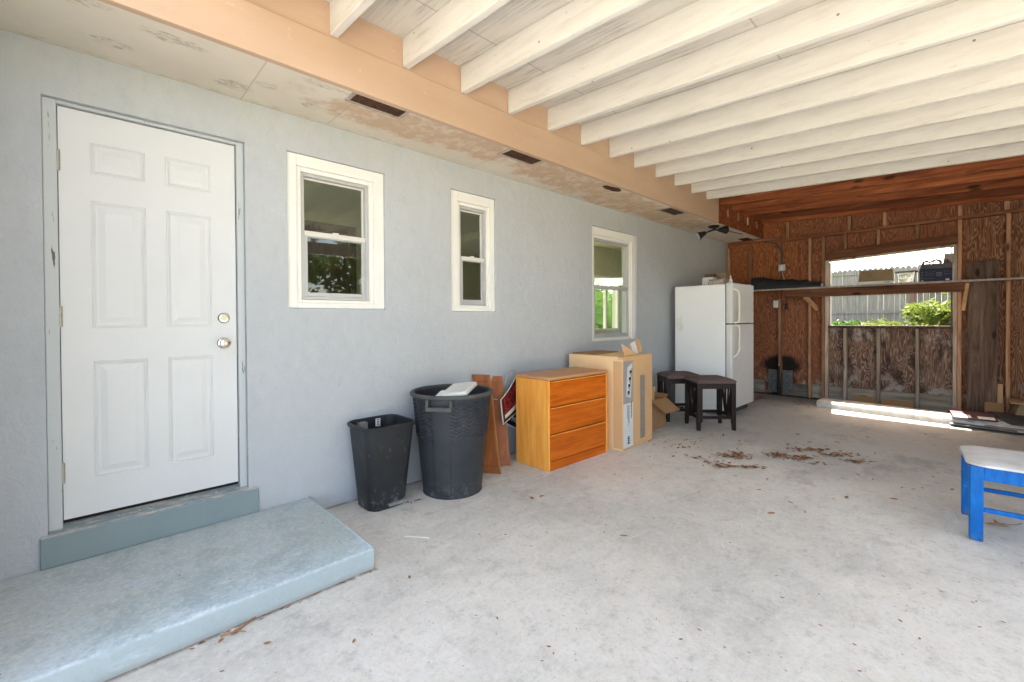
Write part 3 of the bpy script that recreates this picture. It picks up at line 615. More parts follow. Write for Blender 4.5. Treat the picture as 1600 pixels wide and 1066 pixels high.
# ================================================================== STOOP
st = thing('concrete_step', 'low concrete doorstep slab in chipped pale blue paint under the white door', 'step', (0, -.45, 0))
m = MB(); rr = rnd(5); nx, top = 90, .105
def srow(y, z, jit):
    return [(-2.4 + 3.44*i/nx + (0 if i < nx else 0), y+rr.uniform(-jit, jit), z+rr.uniform(-jit, jit)*.6) for i in range(nx+1)]
rows_ = [srow(-.465, .0, .001), srow(-.465, .088, .002), srow(-.459, .100, .004), srow(-.445, .105, .003), srow(-.30, .105, .001), srow(0, .105, .001), srow(.449, .105, 0), srow(.449, 0, 0)]
for r in rows_: m.v += r
for j in range(len(rows_)-1):
    for i in range(nx): m.f.append((j*(nx+1)+i, j*(nx+1)+i+1, (j+1)*(nx+1)+i+1, (j+1)*(nx+1)+i))
k = nx+1; m.f.append(tuple(j*k+nx for j in range(len(rows_)))); m.f.append(tuple(j*k for j in reversed(range(len(rows_)))))
m.build('slab', 'stoop', st, smooth=True, bevel=.006)

# ================================================================== CARPORT ROOF
ZR, SR = 2.8385, .0554
zb = lambda y: ZR + SR*(y+YS)
cp = thing('carport_roof', 'open carport ceiling of cream painted rafters turning to bare brown at the back', 'roof')
YE = -4.75
def rafter(x, mat, h=.177, name='rafter', y0=-YS-.005):
    m = MB(); w = .044; dz0 = 0 if mat == 'cream' else rnd(int(x*37)).uniform(-.010, .010)
    if mat == 'brown_y': y0 = -YS-.010
    rr = rnd(int(x*1000)); R_ = []; n = 12
    ph, am = rr.uniform(0, 6), rr.uniform(.001, .004)
    for k in range(n+1):
        y = YE+(y0-YE)*k/n; dx = am*math.sin(ph+k*.55)*(0 if k == n else 1); dz = rr.uniform(-.0015, .0015)
        R_.append([(x+dx, y, zb(y)+dz+dz0), (x+dx, y, zb(y)+h), (x+w+dx, y, zb(y)+h), (x+w+dx, y, zb(y)+dz+dz0+rr.uniform(-.001, .001))])
    m.loft(R_)
    return m.build(name, mat, cp, bevel=.004)
for k in range(-1, 17):
    x = .977 + .4485*k
    if k <= 11: rafter(x, 'cream')
    else: rafter(x-.02 if k < 16 else 8.08, 'brown_y')
m = MB(); h = .178
m.hexa([(0.12, YE, zb(YE)+h), (6.34, YE, zb(YE)+h), (6.34, -YS+.03, zb(-YS+.03)+h), (0.12, -YS+.03, zb(-YS+.03)+h), (0.12, YE, zb(YE)+h+.02), (6.34, YE, zb(YE)+h+.02), (6.34, -YS+.03, zb(-YS+.03)+h+.02), (0.12, -YS+.03, zb(-YS+.03)+h+.02)])
m.build('roof_deck', 'deck', cp)
m = MB(); m.hexa([(6.341, YE, zb(YE)+h), (8.32, YE, zb(YE)+h), (8.32, -YS+.03, zb(-YS)+h), (6.341, -YS+.03, zb(-YS)+h), (6.341, YE, zb(YE)+h+.02), (8.32, YE, zb(YE)+h+.02), (8.32, -YS+.03, zb(-YS)+h+.02), (6.341, -YS+.03, zb(-YS)+h+.02)])
m.build('bare_roof_deck', 'old_plank', cp)
m = MB(); m.hexa([(0.12, YE, zb(YE)+h+.021), (8.6, YE, zb(YE)+h+.021), (8.6, -YS+.03, zb(-YS)+h+.03), (0.12, -YS+.03, zb(-YS)+h+.03), (0.12, YE, zb(YE)+h+.05), (8.6, YE, zb(YE)+h+.05), (8.6, -YS+.03, zb(-YS)+h+.06), (0.12, -YS+.03, zb(-YS)+h+.06)])
m.build('roofing_sheet', 'roofing', cp)
m = MB(); m.box(.12, 4.2, YE+.05, YE+.14, zb(YE)-.20, zb(YE)-.001); m.build('beam', 'cream', cp, bevel=.005)
m = MB(); m.box(.2, .3, YE+.05, YE+.14, 0, zb(YE)-.201); m.build('post', 'cream', cp, bevel=.005)
# nails poking from the rafters at the bare end
for i, x in enumerate((6.62, 7.02, 7.42, 7.82)):
    m = MB(); m.bar((x, -YS-.012, 2.83), (x+.01, -YS-.014, 2.72), .022, .004); m.build('rafter_tie', 'weath_z', cp)

# ================================================================== BACK WALL (bare studs)
bwall = thing('plywood_wall', 'back wall of bare brown studs and swirly plywood around an open window hole', 'wall', (0, 0, 0))
WY0, WY1, WZ0 = -1.476, -2.8334, 1.152
def ztop(y): return 2.14 + (2.21-2.14)*(y-WY0)/(WY1-WY0)
m = MB(); xa, xb = L, L+.014
def sheet(y0, y1, za0, za1, zb0, zb1):  # y0>y1 ; z at y0: za0..za1 ; z at y1: zb0..zb1
    m.hexa([(xa, y1, zb0), (xb, y1, zb0), (xb, y0, za0), (xa, y0, za0), (xa, y1, zb1), (xb, y1, zb1), (xb, y0, za1), (xa, y0, za1)])
sheet(-.001, WY0, 0, 3.0, 0, 3.0); sheet(WY1, YE, 0, 3.0, 0, 2.78); sheet(WY0, WY1, 0, WZ0, 0, WZ0); sheet(WY0, WY1, 2.14, 3.0, 2.21, 2.9)
sh = m.build('sheathing', 'ply', bwall)
m = MB(); m.box(L+.015, L+.06, YE, -.001, 0, WZ0-.02); m.box(L+.015, L+.06, WY0+.02, -.001, WZ0-.02, 2.9); m.box(L+.015, L+.06, YE, WY1-.02, WZ0-.02, 2.75); m.box(L+.015, L+.06, WY1-.02, WY0+.02, 2.24, 2.85)
m.build('siding', 'siding', bwall)
FX = 8.118
plz = lambda y: 2.535 + (2.54-2.50)*(-y/3.44)   # underside of the long plate
studs = [(-.045, 'brown_z', 1), (-.40, 'brown_z', 1), (-.839, 'brown_z', 1), (-1.255, 'brown_z', 1), (-1.430, 'brown_z', 1), (-1.472, 'weath_z', 0), (-2.855, 'weath_z', 0), (-2.897, 'brown_z', 1), (-3.315, 'brown_z', 1), (-3.74, 'brown_z', 1), (-4.16, 'brown_z', 1), (-4.6, 'brown_z', 1)]
for y, mt, full in studs:
    m = MB(); t = plz(y)-.045 if full else ztop(y)-.002
    m.box(FX, L-.001, y-.019, y+.019, .02, t); m.build('stud', mt, bwall, bevel=.003)
for y in (-1.70, -2.083, -2.494):
    m = MB(); m.box(FX, L-.001, y-.019, y+.019, .02, WZ0-.042); m.build('stud', 'weath_z', bwall, bevel=.003)
    m = MB(); m.box(FX+.002, L-.001, y-.019, y+.019, ztop(y)+.135, plz(y)-.046); m.build('cripple_stud', 'brown_z', bwall, bevel=.003)
# long plate, header, sill, trimmer lining
m = MB(); m.bar(((FX+L)/2, -.855, plz(-.855)-.022), ((FX+L)/2, YE, plz(YE)-.022), L-FX, .044); m.build('top_plate', 'shelf_wood', bwall, bevel=.003)
m = MB(); m.box(FX, L-.001, -.853, -.066, ZS-.048, ZS-.003); m.build('top_plate', 'shelf_wood', bwall, bevel=.003)
m = MB(); m.bar((FX+.030, -1.452, ztop(-1.452)+.068), (FX+.030, -2.876, ztop(-2.876)+.068), .056, .128); m.build('window_header', 'shelf_wood', bwall, bevel=.003)
m = MB(); m.bar((FX+.060, -1.492, ztop(-1.492)-.012), (FX+.060, -2.835, ztop(-2.835)-.012), .14, .020); m.build('head_trim', 'weath_z', bwall)
m = MB(); m.box(FX+.005, L+.05, WY1, WY0, WZ0-.040, WZ0-.002); m.build('window_sill', 'old_plank', bwall, bevel=.003)
for yy in (WY0-.018, WY1+.004):
    m = MB(); m.box(FX+.02, L+.05, yy, yy+.014, WZ0-.001, ztop(yy)-.03); m.build('jamb_liner', 'old_plank', bwall)
for yy in (WY0-.030,):
    m = MB(); m.box(L+.02, L+.055, yy, yy+.0115, WZ0, ztop(yy)-.03); m.build('outer_stop', 'white_vinyl', bwall)
# blocking between plate and roof
for y in (-.95, -1.75, -2.15, -2.9, -3.3):
    m = MB(); m.box(FX+.004, L-.001, y-.02, y+.02, plz(y)+.002, zb(y)-.002); m.build('block', 'brown_z', bwall)
# bottom boards between studs, sole plate
ks = [(-.09, -.38), (-.42, -.60), (-.86, -1.235), (-1.275, -1.41), (-1.49, -1.68), (-1.72, -2.064), (-2.102, -2.475), (-2.513, -2.836), (-3.34, -3.72)]
for a, b in ks:
    m = MB(); m.box(L-.030, L-.002, b, a, .02, .222 + .01*math.sin(a*9)); m.build('kick_board', 'grey_board', bwall, bevel=.003)
m = MB(); m.box(FX-.002, L-.002, YE, -.03, .0, .019); m.build('sole_plate', 'old_plank', bwall)

# ================================================================== SIDE WALL
sw = thing('stud_wall', 'long brown stud wall closing the far side of the carport', 'wall', (0, 0, 0))
m = MB(); m.box(4.2, 8.2, YE-.02, YE, 0, zb(YE)+.15); m.build('sheathing', 'brown_z', sw)
for k in range(9):
    x = 4.2 + .4485*k; m = MB(); m.box(x, x+.04, YE+.001, YE+.09, .04, zb(YE)-.05); m.build('stud', 'brown_z', sw)
m = MB(); m.box(4.2, 8.1, YE+.001, YE+.09, 0, .039); m.box(4.2, 8.1, YE+.001, YE+.09, zb(YE)-.049, zb(YE)-.003); m.build('top_plate', 'brown_y', sw)
m = MB(); m.box(4.2, 8.4, YE-.06, YE-.021, 0, zb(YE)+.15); m.build('siding', 'siding', sw)

# ================================================================== helper: pixel of the 1600 px photo -> point on a real plane
def at(px, py, ax, val):
    d = CF + CR*((px-800)/692.282) - CU*((py-506.362)/692.282); t = (val-CC[ax])/d[ax]; return CC + d*t
def cut(o, mb):
    c = mb.build('cutter_mesh', 'gap'); b = o.modifiers.new('cut', 'BOOLEAN'); b.object = c; b.operation = 'DIFFERENCE'; b.solver = 'EXACT'
    bpy.context.view_layer.update()
    me = bpy.data.meshes.new_from_object(o.evaluated_get(bpy.context.evaluated_depsgraph_get()))
    o.modifiers.clear(); o.data = me; bpy.data.objects.remove(c); return o
# ------------------------------------------------------------------ pedal bin
t = thing('pedal_bin', 'scuffed black rectangular pedal bin without a lid beside the larger round can', 'bin', (1.462, -.185, 0), .02)
def br(z, inset=0):
    k = z/.56; x = .137+.045*k-inset; y0 = -.128-.052*k+inset; y1 = .128+.032*k-inset
    return rrect(-x, x, y0, y1, max(.012, .075-inset), z, 6)
m = MB(); m.loft([br(0, .006), br(.008), br(.14), br(.3), br(.53), br(.56), br(.56, .006), br(.53, .006), br(.3, .006), br(.03, .006)])
body = m.build('body', 'bin_black', t, smooth=False)
cut(body, MB().box(-.03, .125, -.4, -.105, -.01, .115))
for p in body.data.polygons: p.use_smooth = True
try: body.data.set_sharp_from_angle(angle=math.radians(38))
except Exception: pass
m = MB(); m.loft([br(.545, -.001), br(.547, -.012), br(.566, -.013), br(.572, -.004), br(.570, .006), br(.55, .007)], False, False); m.build('rim', 'bin_black', t, smooth=True)
m = MB(); m.box(-.034, .128, -.085, -.080, .006, .135); m.box(-.034, -.0305, -.118, -.0855, .006, .135); m.box(-.03, .125, -.118, -.0855, .1155, .120); m.build('recess', 'gap', t)
m = MB(); m.hexa([(-.022, -.148, .016), (.118, -.148, .016), (.118, -.088, .030), (-.022, -.088, .030), (-.022, -.148, .032), (.118, -.148, .032), (.118, -.088, .050), (-.022, -.088, .050)]); m.build('pedal', 'pedal', t, bevel=.007)
m = MB(); m.box(.126, .132, -.172, -.155, .02, .5); mm = MB(); mm.bar((.070, -.141, .14), (.088, -.174, .50), .007, .006); mm.build('ridge', 'bin_black', t, bevel=.002)
m = MB(); m.box(-.105, -.045, .100, .147, .44, .553); m.build('inner_bracket', 'pedal', t, bevel=.004)
m = MB(); m.bar((.055, .148, .500), (.058, .151, .555), .036, .004, up=(0, 1, 0)); lb = m.build('paper_label', 'white_print', t)
m = MB()
for k in range(4): m.box(.048, .066, .1455, .1465, .507+k*.012, .513+k*.012)
m.build('label_print', 'ink', lb)
# ------------------------------------------------------------------ round can
CX, CY = 1.975, -.315
t = thing('trash_can', 'large round charcoal trash can with zigzag ribbed band and white lids inside', 'trash can', (CX, CY, 0))
HA = math.radians(217)
def canr(z): return .222 + .068*z/.735
def canfn(a, z, i):
    d = (a-HA+math.pi) % (2*math.pi)-math.pi; d2 = (a-HA) % (2*math.pi)-math.pi
    pan = min(abs(d), abs(d2))
    if i > 23+30: return 0
    r = 0
    if pan < .24: return .004 if z > .02 else 0      # flat handle panel
    if .43 < z < .70:
        tri = abs(((a*9/math.pi) % 1)-.5)*2
        r += .0055*math.sin((z*1.0+tri*.026)*2*math.pi/.026)
    if z < .43: r -= .004
    return r
prof = [(canr(z), z) for z in [0, .012]+[.03+.4*k/20 for k in range(21)]+[.432+.27*k/30 for k in range(1, 31)]]
prof = [(.19, .0)]+prof
n0 = len(prof)
prof += [(canr(.71), .71), (canr(.735), .735), (canr(.735)-.006, .735), (canr(.6)-.006, .6), (canr(.2)-.006, .2), (canr(.02)-.01, .03), (.01, .03)]
m = MB(); m.lathe(prof, 180, fn=lambda a, z, i: canfn(a, z, i) if i < n0 and i > 1 else 0, close=True)
m.build('body', 'can_grey', t, smooth=True)
m = MB(); R0 = canr(.735)
m.lathe([(R0-.007, .722), (R0+.006, .716), (R0+.018, .720), (R0+.021, .731), (R0+.016, .742), (R0+.004, .746), (R0-.008, .742), (R0-.009, .73), (R0-.007, .722)], 90); m.build('rim', 'can_rim', t, smooth=True)
for s_ in (0, math.pi):
    a = HA+s_; u = Vector((math.cos(a), math.sin(a), 0)); v = Vector((-math.sin(a), math.cos(a), 0)); m = MB()
    for q in (-.085, .085):
        m.loft([[tuple(u*(r)+v*(q+w_)+Vector((0, 0, z))) for r, z, w_ in ((.278, zz, -.012), (.278+oo, zz, -.009), (.278+oo, zz, .009), (.278, zz, .012))] for zz, oo in ((.648, .030), (.66, .048), (.72, .040))])
    m.bar(u*.318+v*(-.092)+Vector((0, 0, .656)), u*.318+v*.092+Vector((0, 0, .656)), .024, .030); m.build('handle', 'can_rim', t, bevel=.005)
# lids lying in the can
def lid(label, c, sx, sy, rot, h=.030):
    t = thing('plastic_tray', label, 'tray', c); t.rotation_euler = rot
    m = MB(); r = .03; R_ = lambda i, z: rrect(-sx/2+i, sx/2-i, -sy/2+i, sy/2-i, max(.006, r-i), z, 5)
    m.loft([R_(.004, -h), R_(0, -h+.003), R_(0, -.010), R_(.006, -.004), R_(.012, 0), R_(.028, 0), R_(.034, -.004), R_(.05, -.004)]); m.build('tray_shell', 'white_plastic', t, smooth=True); return t
lid('white plastic tray lid resting tilted across the trash can rim, larger of the two', (1.972, -.405, .772), .34, .20, (math.radians(-6), math.radians(-5), math.radians(37)))
lid('smaller white plastic tray lid poking out just above the front can rim', (1.825, -.435, .742), .15, .13, (math.radians(3), math.radians(-14), math.radians(30)), .02)
# ------------------------------------------------------------------ leaning cabinet doors
def leaning(label, quad, th, wd):   # quad: BL BR TR TL in world
    c = (quad[0]+quad[1])/2; c.z = 0
    t = thing('cabinet_door', label, 'cabinet door', c, group='cabinet doors leaning on the wall')
    B, R_, T, Tl = [q-c for q in quad]; n = (R_-B).cross(Tl-B).normalized()
    u = (R_-B); v = (Tl-B)
    P = lambda a, b, d: tuple(B+u*a+v*b+n*d)
    def slab(a0, a1, b0, b1, d0, d1): m.hexa([P(a0, b0, d0), P(a1, b0, d0), P(a1, b0, d1), P(a0, b0, d1), P(a0, b1, d0), P(a1, b1, d0), P(a1, b1, d1), P(a0, b1, d1)])
    m = MB(); slab(.16, .84, .07, .93, -th*.7, -th*.3); m.build('panel', 'door_wood', t)
    m = MB(); slab(0, .16, 0, 1, -th, 0); slab(.84, .985, 0, 1, -th, 0); slab(.16, .84, 0, .07, -th, 0); slab(.16, .84, .93, 1, -th, 0); m.build('door_frame', 'door_wood', t, bevel=.003)
    m = MB(); slab(.986, 1.0, 0, 1, -th, 0); m.build('edge_strip', 'door_edge', t, bevel=.002)
    return t
V = Vector
def mk(br_, tr_, du): return [br_+du, br_, tr_, tr_+du]
leaning('front brown cabinet door leaning on the wall right behind the round can', mk(V((2.425, -.355, .006)), V((2.492, -.150, .795)), V((-.085, .20, .0))+V((0, -.065, 0))), .022, .26)
leaning('brown cabinet door leaning behind the other one, half hidden by it', mk(V((2.630, -.262, .006)), V((2.722, -.060, .755)), V((-.10, .09, 0))), .022, .26)
# ------------------------------------------------------------------ yard signs
t = thing('yard_sign', 'bent black and red sale sign with a white strip tucked beside the dresser', 'sign', at(787, 662, 1, -.21))
o = Vector(t.location)
A, B, C_, D = at(783, 625, 1, -.21)-o, at(787, 662, 1, -.21)-o, at(815, 637, 1, -.075)-o, at(807, 588, 1, -.075)-o   # left, bottom, right, top
nrm = (C_-B).cross(A-B).normalized()
def sp(a, b, d=0):   # a along bottom edge, b up
    p = B*(1-a)*(1-b)+C_*a*(1-b)+D*a*b+A*(1-a)*b; bend = (4*a*(1-a))*.012; return tuple(p+nrm*(d)+V((0, .0, -bend*1.6*b)))
def spatch(m, a0, a1, b0, b1, d0, d1, n=8):
    rings = []
    for k in range(n+1):
        a = a0+(a1-a0)*k/n; rings.append([sp(a, b0, d0), sp(a, b1, d0), sp(a, b1, d1), sp(a, b0, d1)])
    m.loft(rings)
m = MB(); spatch(m, 0, 1, 0, 1, -.003, 0); m.build('sign_panel', 'sign_black', t)
m = MB(); spatch(m, .10, 1, .13, .28, .0006, .0012); m.build('white_strip', 'white_print', t)
m = MB(); spatch(m, -.02, 1, -.03, .0, -.004, .002); spatch(m, -.02, 1, 1.0, 1.03, -.004, .002); spatch(m, -.03, .0, -.03, 1.03, -.004, .002, 2); m.build('white_edge', 'white_print', t)
# red letters FOR / SALE laid along the panel
def letters(txt, a0, a1, b0, b1):
    cu = bpy.data.curves.new('lettering', 'FONT'); cu.body = txt; cu.size = 1; cu.align_x = 'LEFT'; cu.offset = .015; cu.fill_mode = 'BOTH'
    tt = bpy.data.objects.new('lettering_curve', cu); COL.objects.link(tt); bpy.context.view_layer.update()
    me = bpy.data.meshes.new_from_object(tt.evaluated_get(bpy.context.evaluated_depsgraph_get())); bpy.data.objects.remove(tt); bpy.data.curves.remove(cu)
    xs = [v.co.x for v in me.vertices]; ys = [v.co.y for v in me.vertices]; x0, x1, y0, y1 = min(xs), max(xs), min(ys), max(ys)
    for v in me.vertices: v.co = sp(a0+(a1-a0)*(v.co.x-x0)/(x1-x0), b0+(b1-b0)*(v.co.y-y0)/(y1-y0), .0012)
    me.materials.clear(); me.materials.append(MAT['red']); ob = bpy.data.objects.new('lettering', me); COL.objects.link(ob); ob.parent = t
letters('FOR', .14, .90, .64, .92); letters('SALE', .14, .98, .33, .60)
m = MB(); m.tube([A+V((-.03, .01, .005)), A+V((-.06, .02, .012)), A+V((-.12, .05, .02))], .004, 6); m.build('wire_stake', 'wire', t); m = MB(); m.tube([D+V((0, .02, -.01)), D+V((-.02, .02, .06)), D+V((-.09, .03, .03)), D+V((-.12, .03, -.07))], .0035, 6); m.build('wire_loop', 'wire', t)
q0, q1, q2, q3 = at(789, 660, 1, -.06), at(812, 671, 1, -.03), at(812, 646, 1, -.03), at(796, 640, 1, -.06)
t = thing('yard_sign', 'dark blue sign with white capital letters showing low behind the dresser', 'sign', q0)
o = Vector(q0); A, B, C_, D = q3-o, q0-o, q1-o, q2-o; nrm = (C_-B).cross(A-B).normalized()
def sp(a, b, d=0): return tuple(B*(1-a)*(1-b)+C_*a*(1-b)+D*a*b+A*(1-a)*b+nrm*d)
m = MB(); spatch(m, 0, 1, 0, 1, -.003, 0, 2); m.build('sign_panel', 'navy', t)
m = MB(); spatch(m, 0, 1, -.10, .0, -.004, .002, 2); m.build('white_edge', 'white_print', t)
cu_red = MAT['red']; MAT['red'] = MAT['white_print']; letters('S FR', .12, .72, .28, .62); MAT['red'] = cu_red
# ------------------------------------------------------------------ dresser
t = thing('dresser', 'honey oak dresser with three orange brown drawers standing by the wall', 'dresser', (2.745, -.60, 0), math.radians(-1.5))
Wd, Dp, H = .815, .40, .787
m = MB(); m.box(0, .018, 0, Dp, .0, H-.030); m.build('side_panel', 'oak_side', t, bevel=.004)
m = MB(); m.box(Wd-.018, Wd, 0, Dp, .0, H-.030); m.build('side_panel', 'oak_side', t, bevel=.004)
m = MB(); m.box(.0185, Wd-.0185, .02, Dp, .05, H-.031); m.build('carcass', 'door_wood', t)
m = MB()
rt_ = lambda z, i: rrect(-.004+i, Wd+.004-i, -.006+i, Dp-i, .012, z, 4)
m.loft([rt_(H-.0295, .004), rt_(H-.026, .0), rt_(H-.008, 0), rt_(H-.002, .003), rt_(H, .010)]); m.build('top', 'oak_top', t, smooth=True)
m = MB(); m.box(.0185, Wd-.0185, .006, .019, .0, .075); m.build('plinth', 'oak_front', t, bevel=.003)
for i, (z0, z1) in enumerate(((.082, .302), (.310, .530), (.538, .751))):
    m = MB(); x0, x1 = .021, Wd-.021
    # slanted finger lip along the top edge
    m.loft([[(x0, .001, z0), (x1, .001, z0), (x1, .019, z0), (x0, .019, z0)], [(x0, .001, z1-.016), (x1, .001, z1-.016), (x1, .019, z1-.016), (x0, .019, z1-.016)], [(x0, -.005, z1-.006), (x1, -.005, z1-.006), (x1, .019, z1-.006), (x0, .019, z1-.006)], [(x0, -.003, z1), (x1, -.003, z1), (x1, .019, z1), (x0, .019, z1)]])
    d = m.build('drawer', 'oak_front', t, bevel=.002)
    m = MB(); m.box(x0+.001, x1-.001, -.0062, -.0052, z1-.008, z1-.002); m.build('lip_edge', 'oak_side', d)
# ------------------------------------------------------------------ large cardboard box
t = thing('cardboard_box', 'tall pale cardboard box with a printed label strip on its corner, next to the dresser', 'box', (3.675, -.715, 0), math.radians(2.5))
bx, by, bh = .60, .63, .905
m = MB(); m.box(0, bx, 0, by, 0, bh); m.build('carton', 'card_light', t, bevel=.004)
m = MB(); m.box(.006, bx-.0, -.0022, -.0006, .004, bh-.03); m.build('front_panel', 'card', t)
m = MB(); m.box(.008, .195, -.0045, -.003, .45, bh-.045); lab = m.build('picture_label', 'print_grey', t)
m = MB(); m.box(.008, .195, -.0045, -.003, .025, .449); lab2 = m.build('text_label', 'print_white', t)
m = MB(); m.add([(.06, -.0050, .52), (.145, -.0050, .50), (.185, -.0050, .84), (.085, -.0050, .80)], [(0, 1, 2, 3)]); pic = m.build('picture_field', 'print_white', lab)
m = MB(); r5 = rnd(11)
for k in range(4):
    x, z = .085+.014*k, .54+.066*k
    m.box(x, x+.042, -.0056, -.0051, z, z+.030); m.box(x+.006, x+.016, -.0056, -.0051, z-.018, z-.002); m.box(x+.028, x+.036, -.0056, -.0051, z-.018, z-.002)
    m.box(x+.036, x+.048, -.0056, -.0051, z+.031, z+.048)
m.build('picture_ink', 'ink', pic)
m = MB()
for c_, w_, z0, z1 in ((.160, .016, .30, .46), (.118, .005, .24, .43), (.106, .005, .26, .43), (.094, .005, .22, .43), (.082, .005, .30, .43), (.105, .034, .05, .13)):
    z = z1
    while z > z0:
        l = r5.uniform(.006, .02); m.box(c_-w_/2, c_+w_/2, -.0056, -.0048, max(z0, z-l), z); z -= l+.005
    m.build('text_line', 'ink', lab2); m = MB()
m = MB(); m.box(.34, .44, -.0045, -.0030, .06, .70); m.build('grey_print_column', 'tape', t)
m = MB(); m.box(.20, .215, -.003, -.0024, .02, bh-.03); m.box(-.0016, -.0004, .0, .10, .02, .86); m.build('seam', 'card', t)
m = MB(); m.box(.0, bx, -.004, .05, bh-.028, bh+.001); m.build('top_tape', 'card', t)
m = MB(); m.add([(.14, .06, bh), (.35, .03, bh), (.30, .05, bh+.04), (.16, .10, bh+.115), (.14, .064, bh), (.35, .034, bh), (.30, .054, bh+.04), (.16, .104, bh+.115)], [(0, 1, 2, 3), (7, 6, 5, 4), (0, 4, 5, 1), (1, 5, 6, 2), (2, 6, 7, 3), (3, 7, 4, 0)])
m.build('flap', 'card', t)
m = MB(); m.bar((.48, .10, bh), (.52, .16, bh+.13), .14, .005, up=(1, 0, .3)); m.build('flap', 'card', t)
m = MB(); m.bar((.42, .085, bh+.001), (.455, .14, bh+.115), .06, .012, up=(1, 0, .3)); m.build('foam_wedge', 'white_plastic', t)
m = MB(); m.box(.02, .52, .35, .60, bh+.001, bh+.012); m.build('flap', 'card_dark', t)
# ------------------------------------------------------------------ small open carton
t = thing('open_carton', 'small brown open carton with flaps folded out between the tall box and stools', 'box', (4.60, -.50, 0), math.radians(-4))
m = MB(); w_, d_, h_ = .30, .40, .34
m.box(0, w_, 0, .006, 0, h_); m.box(0, w_, d_-.006, d_, 0, h_); m.box(0, .006, .0062, d_-.0062, 0, h_); m.box(w_-.006, w_, .0062, d_-.0062, 0, h_); m.box(.0062, w_-.0062, .0062, d_-.0062, .001, .007); m.build('carton', 'card_dark', t)
def flap(p0, p1, out, th=.005):
    p0, p1, out = V(p0), V(p1), V(out); n = (p1-p0).cross(out).normalized()*th; k = (p1-p0)*.06
    return MB().hexa([p0, p1, p1+out-k, p0+out+k, p0+n, p1+n, p1+out-k+n, p0+out+k+n])
flap((-.02, -.003, h_), (w_+.02, -.003, h_), (.06, -.15, -.13)).build('flap', 'card_dark', t)
flap((w_+.002, 0, h_), (w_+.002, d_, h_), (.10, 0, .03)).build('flap', 'card_dark', t)
flap((.0, d_-.01, h_), (0, .01, h_), (-.06, 0, .17)).build('flap', 'card', t)
flap((w_, d_, h_), (0, d_, h_), (0, .03, .16)).build('flap', 'card', t)
m = MB(); m.bar((.02, .05, .12), (.16, .10, .47), .10, .012, up=(1, 0, 0)); m.build('cardboard_insert', 'card', t)
# ------------------------------------------------------------------ stools
def stool(c, rz, label):
    t = thing('stool', label, 'stool', (*c, 0), rz, group='dark stools by the fridge')
    hx, hy = .215, .188
    for sx in (-1, 1):
        for sy in (-1, 1):
            m = MB(); x, y = sx*(hx-.024), sy*(hy-.024); a, b = .025, .018
            m.loft([[(x+i*q+sx*(.025-q), y+j*q+sy*(.025-q), z) for i, j in ((-1, -1), (1, -1), (1, 1), (-1, 1))] for z, q in ((.004, .017), (.20, .025), (.535, .025))])
            lg = m.build('leg', 'espresso', t, bevel=.002)
            m = MB(); m.box(x+sx*.006-.011, x+sx*.006+.011, y+sy*.006-.011, y+sy*.006+.011, 0, .0038); m.build('glide', 'white_plastic', lg)
    for s_ in (-1, 1):
        m = MB(); y = s_*(hy-.016); m.box(-hx+.0495, hx-.0495, y-.010, y+.010, .475, .535); m.build('apron', 'espresso', t, bevel=.002)
        m = MB(); m.box(-hx+.0495, hx-.0495, y-.010, y+.010, .135, .170); m.build('stretcher', 'espresso', t, bevel=.002)
        x = s_*(hx-.016); m = MB(); m.box(x-.010, x+.010, -hy+.0495, hy-.0495, .475, .535); m.build('apron', 'espresso', t, bevel=.002)
        m = MB(); m.box(x-.010, x+.010, -hy+.0495, hy-.0495, .135, .170); m.build('stretcher', 'espresso', t, bevel=.002)
        for q in (-1, 1):
            m = MB(); m.bar((x, q*.030, .165), (x, q*.115, .480), .030, .014, up=(1, 0, 0)); m.build('slat', 'espresso', t)
            m = MB(); m.bar((x, q*.012, .165), (x, q*.045, .480), .018, .012, up=(1, 0, 0)); m.build('slat', 'espresso', t)
    m = MB(); n = 16; rows_ = []
    def out(i): return rrect(-hx-.012+i, hx+.012-i, -hy-.012+i, hy+.012-i, max(.008, .03-i*.3), 0, 4)
    R_ = []
    for i, z in ((.006, .536), (.0, .545), (.0, .557), (.010, .570), (.04, .584), (.09, .596), (.14, .603), (.18, .606)):
        R_.append([(p[0], p[1], z) for p in out(i)])
    m.loft(R_); m.build('cushion', 'cushion', t, smooth=True)
    return t
SA = math.radians(-44); ux = V((math.cos(SA), math.sin(SA))); uy = V((-math.sin(SA), math.cos(SA)))
c1 = V((5.222, -.900)); c2 = c1+uy*.412-ux*.20
stool(c1, SA, 'front dark wood stool with taupe cushion, its whole frame in view by the fridge')
stool(c2, SA, 'rear dark wood stool half hidden behind the other stool and near the wall')
